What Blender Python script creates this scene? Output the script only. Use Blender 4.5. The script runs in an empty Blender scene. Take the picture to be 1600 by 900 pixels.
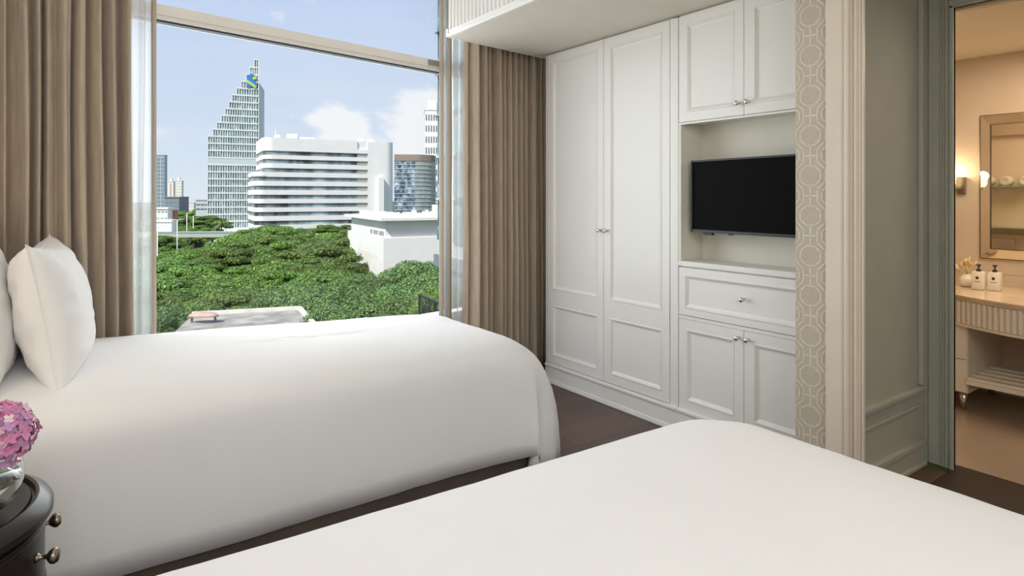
import bpy, bmesh, math, random
from mathutils import Vector, Matrix, noise
R = random.Random(7)
SC = bpy.context.scene
COL = SC.collection
# ------------------------------------------------------------------ camera, sky, sun, exposure
FPX = 967.0; CH = 1.32; HV = 308.0; YAW = math.radians(35.6)
VIEW = Vector((math.sin(YAW), math.cos(YAW), 0)); RIGHT = Vector((math.cos(YAW), -math.sin(YAW), 0))
cd = bpy.data.cameras.new('camera'); cam = bpy.data.objects.new('camera', cd); COL.objects.link(cam)
cam.location = (0, 0, CH); cam.rotation_euler = (math.radians(90), 0, -YAW)
cd.sensor_width = 36; cd.lens = 36 * FPX / 1600; cd.shift_y = -(450 - HV) / 1600; cd.clip_start = .02; cd.clip_end = 5000
SC.camera = cam
SC.view_settings.view_transform = 'Standard'; SC.view_settings.look = 'None'
SC.view_settings.exposure = 0.0; SC.view_settings.gamma = 1; SC.view_settings.use_curve_mapping = False
try:
    SC.cycles.use_denoising = True; SC.cycles.max_bounces = 10; SC.cycles.diffuse_bounces = 5
    SC.cycles.transparent_max_bounces = 16; SC.cycles.sample_clamp_indirect = 6
except Exception: pass

def make_world():
    w = bpy.data.worlds.new('sky'); SC.world = w; w.use_nodes = True
    nt = w.node_tree; N = nt.nodes; L = nt.links; N.clear()
    out = N.new('ShaderNodeOutputWorld'); bg = N.new('ShaderNodeBackground'); bg.inputs[1].default_value = 1.0
    tc = N.new('ShaderNodeTexCoord'); sx = N.new('ShaderNodeSeparateXYZ'); L.new(tc.outputs['Generated'], sx.inputs[0])
    g = N.new('ShaderNodeValToRGB'); L.new(sx.outputs['Z'], g.inputs[0])
    e = g.color_ramp.elements; e[0].position = 0; e[0].color = (.76, .84, .93, 1); e[1].position = .8; e[1].color = (.34, .50, .86, 1)
    m = e.new(.13); m.color = (.64, .75, .92, 1); m = e.new(.30); m.color = (.56, .68, .91, 1)
    # cumulus towards the right of the window view
    mp = N.new('ShaderNodeMapping'); mp.inputs['Scale'].default_value = (1, 1, 2.0); L.new(tc.outputs['Generated'], mp.inputs[0])
    nz = N.new('ShaderNodeTexNoise'); nz.inputs['Scale'].default_value = 9; nz.inputs['Detail'].default_value = 9; nz.inputs['Roughness'].default_value = .55
    L.new(mp.outputs[0], nz.inputs[0])
    # patch mask around a direction
    def patch(u, v, rad):
        d = (VIEW * FPX + RIGHT * (u - 800)); d.z = HV - v; d.normalize()
        vd = N.new('ShaderNodeVectorMath'); vd.operation = 'DISTANCE'; vd.inputs[1].default_value = d
        sc_ = N.new('ShaderNodeVectorMath'); sc_.operation = 'MULTIPLY'; sc_.inputs[1].default_value = (1, 1, 1)
        L.new(tc.outputs['Generated'], sc_.inputs[0]); L.new(sc_.outputs[0], vd.inputs[0])
        mr = N.new('ShaderNodeMapRange'); mr.inputs[1].default_value = rad; mr.inputs[2].default_value = 0
        mr.inputs[3].default_value = 0; mr.inputs[4].default_value = 1; L.new(vd.outputs['Value'], mr.inputs[0]); return mr.outputs[0]
    a = patch(655, 215, .13); b = patch(545, 210, .075)
    mx = N.new('ShaderNodeMath'); mx.operation = 'MAXIMUM'; L.new(a, mx.inputs[0]); L.new(b, mx.inputs[1])
    ad = N.new('ShaderNodeMath'); ad.operation = 'ADD'; L.new(nz.outputs[0], ad.inputs[0])
    ml = N.new('ShaderNodeMath'); ml.operation = 'MULTIPLY'; ml.inputs[1].default_value = .5; L.new(mx.outputs[0], ml.inputs[0]); L.new(ml.outputs[0], ad.inputs[1])
    cr = N.new('ShaderNodeMapRange'); cr.inputs[1].default_value = .62; cr.inputs[2].default_value = .80; L.new(ad.outputs[0], cr.inputs[0]); cr.interpolation_type = 'SMOOTHSTEP'
    # thin veil
    mp2 = N.new('ShaderNodeMapping'); mp2.inputs['Scale'].default_value = (1, 1, 7); L.new(tc.outputs['Generated'], mp2.inputs[0])
    n2 = N.new('ShaderNodeTexNoise'); n2.inputs['Scale'].default_value = 2.6; n2.inputs['Detail'].default_value = 6; L.new(mp2.outputs[0], n2.inputs[0])
    r2 = N.new('ShaderNodeMapRange'); r2.inputs[1].default_value = .45; r2.inputs[2].default_value = .75; r2.inputs[4].default_value = .5; L.new(n2.outputs[0], r2.inputs[0])
    m1 = N.new('ShaderNodeMixRGB'); m1.inputs[2].default_value = (.78, .84, .93, 1); L.new(r2.outputs[0], m1.inputs[0]); L.new(g.outputs[0], m1.inputs[1])
    m2 = N.new('ShaderNodeMixRGB'); m2.inputs[2].default_value = (.93, .95, .98, 1); L.new(cr.outputs[0], m2.inputs[0]); L.new(m1.outputs[0], m2.inputs[1])
    L.new(m2.outputs[0], bg.inputs[0]); L.new(bg.outputs[0], out.inputs[0])
make_world()

def add_light(name, typ, loc, energy, color, size=1, size_y=None, direction=None, spot=None, radius=None):
    l = bpy.data.lights.new(name, typ); l.energy = energy; l.color = color
    if typ == 'AREA':
        l.shape = 'RECTANGLE'; l.size = size; l.size_y = size_y or size
    if typ in ('POINT', 'SPOT'): l.shadow_soft_size = radius or .05
    if typ == 'SPOT': l.spot_size = spot; l.spot_blend = .8
    o = bpy.data.objects.new(name, l); COL.objects.link(o); o.location = loc
    if direction is not None: o.rotation_euler = Vector(direction).to_track_quat('-Z', 'Y').to_euler()
    return o
sd = RIGHT * -.50 + VIEW * -.87; sd.z = 1.05
sun = add_light('sun', 'SUN', (0, 0, 60), 5.6, (1, .96, .88), direction=-sd); sun.data.angle = .01
# daylight coming through the window opening
add_light('window_daylight', 'AREA', (1.32, 3.42 + .185 * 1.32 + .40, 1.60), 74, (.96, .975, 1.0), 3.3, 2.0, direction=(.185, -1, -.12))
# ceiling lighting of the room, then a fill light
add_light('ceiling_lamp_bedroom', 'AREA', (.55, 1.1, 2.82), 6, (1, .985, .97), 1.9, 3.2, direction=(0, 0, -1))
add_light('rear_fill_light', 'AREA', (.3, -1.5, 2.4), 46, (1, 1, .99), 1.8, 1.4, direction=(.25, .9, -.45))  # unseen fill light added behind the camera to lift bed sides and wardrobe

add_light('bedside_lamp', 'POINT', (-.42, 1.95, 1.25), 3.5, (1, .78, .55), radius=.08)
# ------------------------------------------------------------------ helpers
def E(u, v, d):
    'world point seen at u, v (1600x900 frame) at depth d metres'
    p = VIEW * d + RIGHT * ((u - 800) / FPX * d); p.z = CH + (HV - v) / FPX * d; return p
def EL(lat, dep, z=0):
    p = VIEW * dep + RIGHT * lat; p.z = z; return p

def mat(name, col, rough=.5, metal=0, coat=0, var=0, vscale=8, bump=0, bscale=60, spec=None, sheen=0, emit=None, estr=0, trans=0, stretch=(1, 1, 1), coords='Object'):
    m = bpy.data.materials.new(name); m.use_nodes = True; nt = m.node_tree; N = nt.nodes; L = nt.links
    b = N['Principled BSDF']; b.inputs['Base Color'].default_value = (*col, 1); b.inputs['Roughness'].default_value = rough
    b.inputs['Metallic'].default_value = metal; b.inputs['Coat Weight'].default_value = coat; b.inputs['Coat Roughness'].default_value = .12
    if spec is not None: b.inputs['Specular IOR Level'].default_value = spec
    if sheen: b.inputs['Sheen Weight'].default_value = sheen
    if trans: b.inputs['Transmission Weight'].default_value = trans
    if emit: b.inputs['Emission Color'].default_value = (*emit, 1); b.inputs['Emission Strength'].default_value = estr
    tc = N.new('ShaderNodeTexCoord'); mp = N.new('ShaderNodeMapping'); mp.inputs['Scale'].default_value = stretch; L.new(tc.outputs[coords], mp.inputs[0])
    if var or True:
        n = N.new('ShaderNodeTexNoise'); n.inputs['Scale'].default_value = vscale; n.inputs['Detail'].default_value = 5; L.new(mp.outputs[0], n.inputs[0])
        r = N.new('ShaderNodeValToRGB'); v = max(var, .01)
        r.color_ramp.elements[0].position = .3; r.color_ramp.elements[1].position = .7
        r.color_ramp.elements[0].color = (*[max(0, c * (1 - v)) for c in col], 1); r.color_ramp.elements[1].color = (*[min(1, c * (1 + v)) for c in col], 1)
        L.new(n.outputs[0], r.inputs[0]); L.new(r.outputs[0], b.inputs['Base Color'])
    if bump:
        n = N.new('ShaderNodeTexNoise'); n.inputs['Scale'].default_value = bscale; n.inputs['Detail'].default_value = 3; L.new(mp.outputs[0], n.inputs[0])
        bp = N.new('ShaderNodeBump'); bp.inputs['Strength'].default_value = bump; bp.inputs['Distance'].default_value = .01
        L.new(n.outputs[0], bp.inputs['Height']); L.new(bp.outputs[0], b.inputs['Normal'])
    return m

def wood_mat(name, c1, c2, plank=.12, rough=.35, along='X', coat=.2):
    m = bpy.data.materials.new(name); m.use_nodes = True; nt = m.node_tree; N = nt.nodes; L = nt.links; b = N['Principled BSDF']
    tc = N.new('ShaderNodeTexCoord'); mp = N.new('ShaderNodeMapping'); L.new(tc.outputs['Object'], mp.inputs[0])
    if along == 'Y': mp.inputs['Rotation'].default_value = (0, 0, math.radians(90))
    br = N.new('ShaderNodeTexBrick'); br.inputs['Scale'].default_value = 1; br.inputs['Brick Width'].default_value = 1.1; br.inputs['Row Height'].default_value = plank
    br.inputs['Mortar Size'].default_value = .0015; br.inputs['Color1'].default_value = (*c1, 1); br.inputs['Color2'].default_value = (*c2, 1); br.inputs['Mortar'].default_value = (.01, .007, .005, 1)
    L.new(mp.outputs[0], br.inputs[0])
    m2 = N.new('ShaderNodeMapping'); m2.inputs['Scale'].default_value = (2, 22, 1); L.new(mp.outputs[0], m2.inputs[0])
    nz = N.new('ShaderNodeTexNoise'); nz.inputs['Scale'].default_value = 4; nz.inputs['Detail'].default_value = 8; L.new(m2.outputs[0], nz.inputs[0])
    mr = N.new('ShaderNodeMapRange'); mr.inputs[3].default_value = .62; mr.inputs[4].default_value = 1.35; L.new(nz.outputs[0], mr.inputs[0])
    mu = N.new('ShaderNodeVectorMath'); mu.operation = 'SCALE'; L.new(br.outputs[0], mu.inputs[0]); L.new(mr.outputs[0], mu.inputs['Scale'])
    L.new(mu.outputs[0], b.inputs['Base Color']); b.inputs['Roughness'].default_value = rough; b.inputs['Coat Weight'].default_value = coat; b.inputs['Coat Roughness'].default_value = .2
    return m

def thin_mat(name, col, opacity, rough=.9, translucent=.5):
    m = bpy.data.materials.new(name); m.use_nodes = True; nt = m.node_tree; N = nt.nodes; L = nt.links
    out = N['Material Output']; N.remove(N['Principled BSDF'])
    d = N.new('ShaderNodeBsdfDiffuse'); d.inputs[0].default_value = (*col, 1); t = N.new('ShaderNodeBsdfTranslucent'); t.inputs[0].default_value = (*col, 1)
    mx = N.new('ShaderNodeMixShader'); mx.inputs[0].default_value = translucent; L.new(d.outputs[0], mx.inputs[1]); L.new(t.outputs[0], mx.inputs[2])
    tr = N.new('ShaderNodeBsdfTransparent')
    # weave: fine noise varies how dense the voile is
    tc = N.new('ShaderNodeTexCoord'); mp = N.new('ShaderNodeMapping'); mp.inputs['Scale'].default_value = (60, 60, 6); L.new(tc.outputs['Object'], mp.inputs[0])
    nz = N.new('ShaderNodeTexNoise'); nz.inputs['Scale'].default_value = 3; L.new(mp.outputs[0], nz.inputs[0])
    lw = N.new('ShaderNodeLayerWeight'); lw.inputs[0].default_value = .35
    mr = N.new('ShaderNodeMapRange'); mr.inputs[3].default_value = opacity * .85; mr.inputs[4].default_value = min(1, opacity * 1.15); L.new(nz.outputs[0], mr.inputs[0])
    ad = N.new('ShaderNodeMath'); ad.operation = 'MULTIPLY_ADD'; ad.use_clamp = True; ad.inputs[1].default_value = .55; L.new(lw.outputs['Facing'], ad.inputs[0]); L.new(mr.outputs[0], ad.inputs[2])
    m2 = N.new('ShaderNodeMixShader'); L.new(ad.outputs[0], m2.inputs[0]); L.new(tr.outputs[0], m2.inputs[1]); L.new(mx.outputs[0], m2.inputs[2])
    L.new(m2.outputs[0], out.inputs[0]); return m

def pane_mat(name, tint=(1, 1, 1), gloss=.05):
    m = bpy.data.materials.new(name); m.use_nodes = True; nt = m.node_tree; N = nt.nodes; L = nt.links
    out = N['Material Output']; N.remove(N['Principled BSDF'])
    tr = N.new('ShaderNodeBsdfTransparent'); tr.inputs[0].default_value = (*tint, 1); gl = N.new('ShaderNodeBsdfGlossy'); gl.inputs[1].default_value = .01
    fr = N.new('ShaderNodeFresnel'); fr.inputs[0].default_value = 1.45
    mu = N.new('ShaderNodeMath'); mu.operation = 'MULTIPLY'; mu.inputs[1].default_value = gloss * 10; L.new(fr.outputs[0], mu.inputs[0])
    mx = N.new('ShaderNodeMixShader'); L.new(mu.outputs[0], mx.inputs[0]); L.new(tr.outputs[0], mx.inputs[1]); L.new(gl.outputs[0], mx.inputs[2]); L.new(mx.outputs[0], out.inputs[0]); return m

def facade_glass(name, dark, light, sc=(1, 1, 1), metal=.0, rough=.15):
    m = bpy.data.materials.new(name); m.use_nodes = True; nt = m.node_tree; N = nt.nodes; L = nt.links; b = N['Principled BSDF']
    tc = N.new('ShaderNodeTexCoord'); mp = N.new('ShaderNodeMapping'); mp.inputs['Scale'].default_value = sc; L.new(tc.outputs['Object'], mp.inputs[0])
    wn = N.new('ShaderNodeTexNoise'); wn.inputs['Scale'].default_value = 1; wn.inputs['Detail'].default_value = 3; wn.inputs['Roughness'].default_value = .7; L.new(mp.outputs[0], wn.inputs[0])
    r = N.new('ShaderNodeValToRGB'); r.color_ramp.elements[0].position = .42; r.color_ramp.elements[1].position = .68
    r.color_ramp.elements[0].color = (*dark, 1); r.color_ramp.elements[1].color = (*light, 1); L.new(wn.outputs[0], r.inputs[0]); L.new(r.outputs[0], b.inputs['Base Color'])
    b.inputs['Roughness'].default_value = rough; b.inputs['Metallic'].default_value = metal; b.inputs['Specular IOR Level'].default_value = .2; return m

def link(name, bm, m, parent=None, smooth=False, kind=None):
    me = bpy.data.meshes.new(name); bmesh.ops.recalc_face_normals(bm, faces=bm.faces); bm.to_mesh(me); bm.free()
    for mm in (m if isinstance(m, (list, tuple)) else [m]): me.materials.append(mm)
    if smooth:
        for p in me.polygons: p.use_smooth = True
    o = bpy.data.objects.new(name, me); COL.objects.link(o)
    if parent is not None: o.parent = parent
    if kind: o['kind'] = kind
    return o
def smooth_angle(o, ang=35):
    me = o.data
    for p in me.polygons: p.use_smooth = True
    me.set_sharp_from_angle(angle=math.radians(ang))
    return o
def thing(name, label, cat, loc=(0, 0, 0), group=None, rz=0):
    o = bpy.data.objects.new(name, None); COL.objects.link(o); o.location = loc; o.rotation_euler = (0, 0, rz); o.empty_display_size = .1
    return tag(o, label, cat, group)
def tag(o, label, cat, group=None):
    o['label'] = label; o['category'] = cat
    if group: o['group'] = group
    return o
def copy_tree(o, parent=None):
    c = o.copy(); COL.objects.link(c); c.parent = parent
    for ch in list(o.children): copy_tree(ch, c)
    return c

def box(bm, x0, x1, y0, y1, z0, z1, mi=0, bev=0):
    r = bmesh.ops.create_cube(bm, size=1)
    vs = r['verts']
    for v in vs:
        v.co = Vector(((x0 + x1) / 2 + v.co.x * (x1 - x0), (y0 + y1) / 2 + v.co.y * (y1 - y0), (z0 + z1) / 2 + v.co.z * (z1 - z0)))
    fs = set(f for v in vs for f in v.link_faces)
    for f in fs: f.material_index = mi
    if bev:
        es = set(e for v in vs for e in v.link_edges)
        bmesh.ops.bevel(bm, geom=list(es), offset=bev, segments=2, affect='EDGES', profile=.5)
    return vs
def prism(bm, pts, z0, z1, mi=0):
    a = [bm.verts.new((p[0], p[1], z0)) for p in pts]; b = [bm.verts.new((p[0], p[1], z1)) for p in pts]
    n = len(pts); fs = []
    for i in range(n): fs.append(bm.faces.new((a[i], a[(i + 1) % n], b[(i + 1) % n], b[i])))
    fs.append(bm.faces.new(a[::-1])); fs.append(bm.faces.new(b))
    for f in fs: f.material_index = mi
def obox(bm, o, dx, dy, x0, x1, y0, y1, z0, z1, mi=0):
    'box in a plan frame: origin o, unit axes dx, dy'
    P = lambda a, b: (o[0] + dx[0] * a + dy[0] * b, o[1] + dx[1] * a + dy[1] * b)
    prism(bm, [P(x0, y0), P(x1, y0), P(x1, y1), P(x0, y1)], z0, z1, mi)
def lathe(bm, prof, c=(0, 0, 0), seg=24, axis='Z', sx=1, sy=1, mi=0):
    rings = []
    for (r, h) in prof:
        ring = []
        for i in range(seg):
            a = 2 * math.pi * i / seg; p = (r * math.cos(a) * sx, r * math.sin(a) * sy, h)
            if axis == 'X': p = (h, p[0], p[1])
            if axis == '-X': p = (-h, p[0], p[1])
            ring.append(bm.verts.new((c[0] + p[0], c[1] + p[1], c[2] + p[2])))
        rings.append(ring)
    fs = []
    for a, b in zip(rings, rings[1:]):
        for i in range(seg): fs.append(bm.faces.new((a[i], a[(i + 1) % seg], b[(i + 1) % seg], b[i])))
    if prof[0][0] > 1e-5: fs.append(bm.faces.new(rings[0][::-1]))
    if prof[-1][0] > 1e-5: fs.append(bm.faces.new(rings[-1]))
    for f in fs: f.material_index = mi
    bmesh.ops.remove_doubles(bm, verts=[v for r in rings for v in r], dist=1e-6)
def tube(bm, pts, r, seg=8, mi=0, r1=None):
    pts = [Vector(p) for p in pts]; rings = []; n = len(pts)
    for k, p in enumerate(pts):
        d = (pts[min(k + 1, n - 1)] - pts[max(k - 1, 0)]).normalized()
        up = Vector((0, 0, 1)) if abs(d.z) < .9 else Vector((1, 0, 0)); a = d.cross(up).normalized(); b = d.cross(a)
        rr = r if r1 is None else r + (r1 - r) * k / (n - 1)
        rings.append([bm.verts.new(p + a * rr * math.cos(2 * math.pi * i / seg) + b * rr * math.sin(2 * math.pi * i / seg)) for i in range(seg)])
    for A, B in zip(rings, rings[1:]):
        for i in range(seg):
            f = bm.faces.new((A[i], A[(i + 1) % seg], B[(i + 1) % seg], B[i])); f.material_index = mi
    bm.faces.new(rings[0][::-1]).material_index = mi; bm.faces.new(rings[-1]).material_index = mi

# panelled front facing -X: nested rectangular rings.  prof = (inset, depth) ; depth>0 = recessed (towards +X)
RAIL = [(0, .018), (0, .0015), (.0015, 0), ('w', 0), ('w', 0, .003, -.003), ('w', 0, .009, -.003), ('w', 0, .013, .001), ('w', 0, .017, .006), ('w', 0, .024, .009), ('w', 0, .026, .0105)]
def panel_cell(bm, xf, y0, y1, z0, z1, w, joint=None):
    outer = True
    rings = []
    for p in RAIL:
        ins = (w + (p[2] if len(p) > 2 else 0)) if p[0] == 'w' else p[0]
        dep = p[3] if len(p) > 2 else p[1]
        if not outer and p[0] != 'w': 
            if p[0] == 0 and p[1] == .018: dep = 0
            else: continue
        flat = p[0] != 'w'; il = 0 if joint == 'low' and flat else ins; ih = 0 if joint == 'high' and flat else ins; q = lambda side: 0 if joint == side and flat else dep
        rings.append([bm.verts.new((xf + d_, a, b)) for a, b, d_ in ((y0 + ins, z0 + il, q('low')), (y1 - ins, z0 + il, q('low')), (y1 - ins, z1 - ih, q('high')), (y0 + ins, z1 - ih, q('high')))])
    for A, B in zip(rings, rings[1:]):
        for i in range(4):
            vs = (A[i], A[(i + 1) % 4], B[(i + 1) % 4], B[i])
            if (vs[0].co - vs[3].co).length > 1e-6 or (vs[1].co - vs[2].co).length > 1e-6: bm.faces.new(vs)
    bm.faces.new(rings[-1])

# ------------------------------------------------------------------ materials
M = {}
M['wall'] = mat('warm_white_paint', (.80, .78, .74), .6, var=.02)
M['ceil'] = mat('ceiling_paint', (.82, .80, .75), .7, var=.02)
M['lacq'] = mat('ivory_lacquer', (.80, .79, .755), .36, coat=.08, var=.012, vscale=2)
M['niche'] = mat('niche_paint', (.74, .72, .62), .5, var=.02)
M['soffit'] = mat('soffit_paint', (.74, .70, .61), .6, var=.02)
M['corr'] = mat('sage_grey_panel_paint', (.385, .385, .32), .75, var=.03)
M['trim'] = mat('pale_trim_paint', (.68, .60, .50), .4, var=.02)
M['paper'] = mat('taupe_wallpaper', (.47, .415, .33), .6, var=.04, vscale=60, bump=.05, bscale=400)
M['paperline'] = mat('wallpaper_line', (.76, .70, .58), .5, var=.03)
M['floor'] = wood_mat('walnut_floor', (.072, .041, .027), (.112, .065, .042), .13, .42, coat=.05)
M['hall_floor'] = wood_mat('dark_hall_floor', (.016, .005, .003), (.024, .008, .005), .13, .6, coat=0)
M['dark'] = mat('charcoal_wall_fabric', (.06, .06, .06), .9, var=.15, vscale=100, bump=.3, bscale=200)
M['curt'] = mat('taupe_curtain_linen', (.48, .39, .295), .95, var=.12, vscale=14, bump=.12, bscale=500, sheen=.2, stretch=(4, 4, .5))
M['sheer'] = thin_mat('voile', (.50, .50, .49), .55, translucent=.85)
M['frame'] = mat('champagne_aluminium', (.87, .82, .76), .45, metal=0, var=.02)
M['seal'] = mat('black_window_seal', (.03, .04, .045), .6)
M['pane'] = pane_mat('window_glass', (.985, .99, .99), .03)
M['linen'] = mat('white_cotton', (.855, .855, .855), .85, var=.012, vscale=3, bump=.05, bscale=600, sheen=.1)
M['pillow'] = mat('white_pillow_cotton', (.88, .87, .855), .8, var=.012, vscale=4, bump=.10, bscale=12, sheen=.1)
M['bedbase'] = mat('brown_bed_base', (.12, .095, .075), .8, var=.1)
M['blackwood'] = mat('black_lacquered_wood', (.016, .012, .011), .34, spec=.3, coat=.12, var=.2)
M['brass'] = mat('aged_pewter_metal', (.30, .25, .20), .3, metal=1, var=.1)
M['chrome'] = mat('chrome', (.72, .70, .66), .16, metal=1)
M['tvb'] = mat('black_plastic', (.010, .010, .011), .3, spec=.3)
M['tvs'] = mat('screen_glass', (.005, .005, .005), .4, spec=.02)
M['gap'] = mat('shadow_gap_backing', (.10, .085, .06), .9)

# ------------------------------------------------------------------ room shell
WS = .185; Yw = lambda x: 3.42 + WS * x          # slanted window wall
ZC = 2.86; SOF = 2.345; XW = 2.787; XB = -.62; YB = -2.2
bm = bmesh.new(); prism(bm, [(XB, YB), (2.62, YB), (2.62, 1.2), (3.42, 1.2), (3.42, Yw(3.42)), (XB, Yw(XB))], -.12, 0); link('floor', bm, M['floor'], kind='structure')
bm = bmesh.new(); prism(bm, [(2.62, YB), (3.56, YB), (3.56, 1.2), (2.62, 1.2)], -.12, .0); link('floor_hall', bm, M['hall_floor'], kind='structure')
bm = bmesh.new(); prism(bm, [(XB - .1, YB - .1), (3.7, YB - .1), (3.7, Yw(3.7) + .3), (XB - .1, Yw(XB) + .3)], ZC, ZC + .2); link('ceiling', bm, M['ceil'], kind='structure')
bm = bmesh.new(); box(bm, XB - .1, XB, YB - .1, Yw(XB) + .12, -.12, ZC); link('wall_left', bm, M['wall'], kind='structure')
bm = bmesh.new(); box(bm, XB, 3.7, YB - .1, YB, -.12, ZC); link('wall_back', bm, M['wall'], kind='structure')
bm = bmesh.new(); box(bm, 3.42, 3.50, 1.45, Yw(3.42) + .2, -.12, ZC); link('wall_right', bm, M['dark'], kind='structure')
# window wall frame in its own slanted plan frame
n = math.hypot(1, WS); DX = (1 / n, WS / n); DY = (-WS / n, 1 / n); WO = (0, Yw(0))
bm = bmesh.new(); obox(bm, WO, DX, DY, -.5, 3.5, -.02, .16, -.12, .40); link('wall_window', bm, M['wall'], kind='structure')
bm = bmesh.new(); obox(bm, WO, DX, DY, -.5, 3.5, -.06, .18, .40, .44); link('trim_1', bm, M['lacq'], kind='structure')
win = thing('window_1', 'large fixed window with a champagne metal transom between the curtains', 'window', (0, 0, 0)); win['kind'] = 'structure'
bm = bmesh.new()
for (a, b, z0, z1) in ((-.5, -.44, .44, ZC), (3.42, 3.48, .44, ZC), (-.5, 3.48, .44, .50), (-.5, 3.48, 2.78, ZC)): obox(bm, WO, DX, DY, a, b, 0, .10, z0, z1)
link('frame', bm, M['frame'], win)
bm = bmesh.new(); obox(bm, WO, DX, DY, -.44, 3.42, -.012, .10, 2.218, 2.268); obox(bm, WO, DX, DY, -.44, 3.42, .0, .10, 2.196, 2.218); link('transom', bm, M['frame'], win)
bm = bmesh.new(); obox(bm, WO, DX, DY, -.44, 3.42, .012, .06, 2.187, 2.196); link('seal', bm, M['seal'], win)
bm = bmesh.new(); obox(bm, WO, DX, DY, -.44, 3.42, .03, .04, .50, 2.187); link('pane', bm, M['pane'], win)
bm = bmesh.new(); obox(bm, WO, DX, DY, -.44, 3.42, .03, .04, 2.268, 2.78); link('pane', bm, M['pane'], win)
bm = bmesh.new(); obox(bm, WO, DX, DY, 2.03, 2.16, -.02, -.012, 2.226, 2.262); link('latch_cover', bm, mat('grey_cover', (.33, .31, .28), .5), win)

# bulkhead over the wardrobes: box + fluted face + mouldings
SE = lambda x: 3.45 + .13 * (x - 1.977)
bk = thing('bulkhead', 'dropped ceiling bulkhead with a fluted face above the wardrobe', 'bulkhead'); bk['kind'] = 'structure'
bm = bmesh.new(); prism(bm, [(1.99, YB), (3.42, YB), (3.42, SE(3.42)), (1.99, SE(1.99))], SOF, ZC - .002); link('soffit', bm, M['soffit'], bk)
bm = bmesh.new()
y = YB; z0, z1 = SOF + .045, ZC - .06
yy = []
while y < 3.44:
    yy += [(y, 1.990), (y + .006, 1.977), (y + .018, 1.974), (y + .030, 1.977), (y + .036, 1.990)]; y += .042
va = [bm.verts.new((x, a, z0)) for a, x in yy]; vb = [bm.verts.new((x, a, z1)) for a, x in yy]
for i in range(len(yy) - 1): bm.faces.new((va[i], va[i + 1], vb[i + 1], vb[i]))
link('fluting', bm, M['lacq'], bk)
bm = bmesh.new(); box(bm, 1.962, 1.995, YB, 3.448, SOF - .004, SOF + .020, bev=.004); box(bm, 1.968, 1.995, YB, 3.448, SOF + .020, SOF + .045, bev=.006); link('moulding', bm, M['lacq'], bk)
bm = bmesh.new(); obox(bm, (1.977, 3.45), (1 / math.hypot(1, .13), .13 / math.hypot(1, .13)), (-.13, 1), -.012, 1.42, 0, .02, SOF - .001, SOF + .05); link('edge_trim', bm, M['lacq'], bk)

# wallpapered pier with casing
XP = 2.546; YP1 = 1.457; YP0 = 1.319
pier = thing('pier', 'wallpapered pier with octagon pattern and moulded casing beside the cabinets', 'pier'); pier['kind'] = 'structure'
bm = bmesh.new(); box(bm, XP, 3.45, YP0 + .0, YP1, 0, SOF); link('core', bm, M['paper'], pier)
bm = bmesh.new()
seen = set()
def rib(p, q, w=.0040):
    key = tuple(sorted(((round(p[0], 3), round(p[1], 3)), (round(q[0], 3), round(q[1], 3)))))
    if key in seen: return
    seen.add(key); (ya, za), (yb, zb) = p, q
    if ya > yb: ya, za, yb, zb = yb, zb, ya, za
    lo, hi = YP0 + .0015, YP1 - .0015
    if yb < lo or ya > hi: return
    if yb - ya > 1e-9:
        if ya < lo: za += (zb - za) * (lo - ya) / (yb - ya); ya = lo
        if yb > hi: zb = za + (zb - za) * (hi - ya) / (yb - ya); yb = hi
    d = Vector((yb - ya, zb - za))
    if d.length < 1e-5: return
    d.normalize(); nn = Vector((-d.y, d.x)) * w / 2; e = d * w * .3
    c = [(ya - e.x + nn.x, za - e.y + nn.y), (yb + e.x + nn.x, zb + e.y + nn.y), (yb + e.x - nn.x, zb + e.y - nn.y), (ya - e.x - nn.x, za - e.y - nn.y)]
    f = [bm.verts.new((XP - .0010, min(max(a, lo), hi), min(max(b, .002), SOF - .002))) for a, b in c]; g = [bm.verts.new((XP + .0005, v.co.y, v.co.z)) for v in f]
    bm.faces.new(f)
    for i in range(4): bm.faces.new((f[i], f[(i + 1) % 4], g[(i + 1) % 4], g[i]))
P0 = .1690; DYc = .093; YC = 1.3915; ZO = 1.32 + (308 - 23) / 967 * 2.6
for c in (-1, 0, 1):
    yc = YC + c * DYc
    for k in range(-14, 4):
        zc = ZO - .0 + k * P0 + (P0 / 2 if c else 0)
        if zc < -.1 or zc > SOF + .1: continue
        a, b = .044, .041; s = .42
        oc = [(a, b * s), (a * s, b), (-a * s, b), (-a, b * s), (-a, -b * s), (-a * s, -b), (a * s, -b), (a, -b * s)]
        for i in range(8):
            p, q = oc[i], oc[(i + 1) % 8]; rib((yc + p[0], zc + p[1]), (yc + q[0], zc + q[1]))
        for s1 in (1, -1):      # shared outline: wide at the octagon, narrow at the neck
            wd, nk = .0635, .0295; hz = .026
            rib((yc + s1 * wd, zc - hz), (yc + s1 * wd, zc + hz))
            rib((yc + s1 * wd, zc + hz), (yc + s1 * nk, zc + P0 / 2 - hz)); rib((yc + s1 * wd, zc - hz), (yc + s1 * nk, zc - P0 / 2 + hz))
            if c == 0: rib((yc + s1 * nk, zc + P0 / 2 - hz), (yc + s1 * nk, zc + P0 / 2 + hz))
        rib((yc, zc + b), (yc, zc + P0 - b)); rib((yc - .0295, zc + P0 / 2), (yc + .0295, zc + P0 / 2))
link('lattice', bm, M['paperline'], pier)
bm = bmesh.new()   # casing profile, extruded in z; x (out) against y
pf = [(2.558, 1.3185), (2.530, 1.3185), (2.526, 1.316), (2.526, 1.256), (2.531, 1.252), (2.531, 1.243), (2.522, 1.239), (2.518, 1.231), (2.522, 1.224), (2.540, 1.220), (2.544, 1.213), (2.534, 1.208), (2.534, 1.198), (2.548, 1.194), (2.552, 1.187), (2.545, 1.183), (2.545, 1.176), (2.558, 1.176), (2.558, 1.26)]
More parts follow.
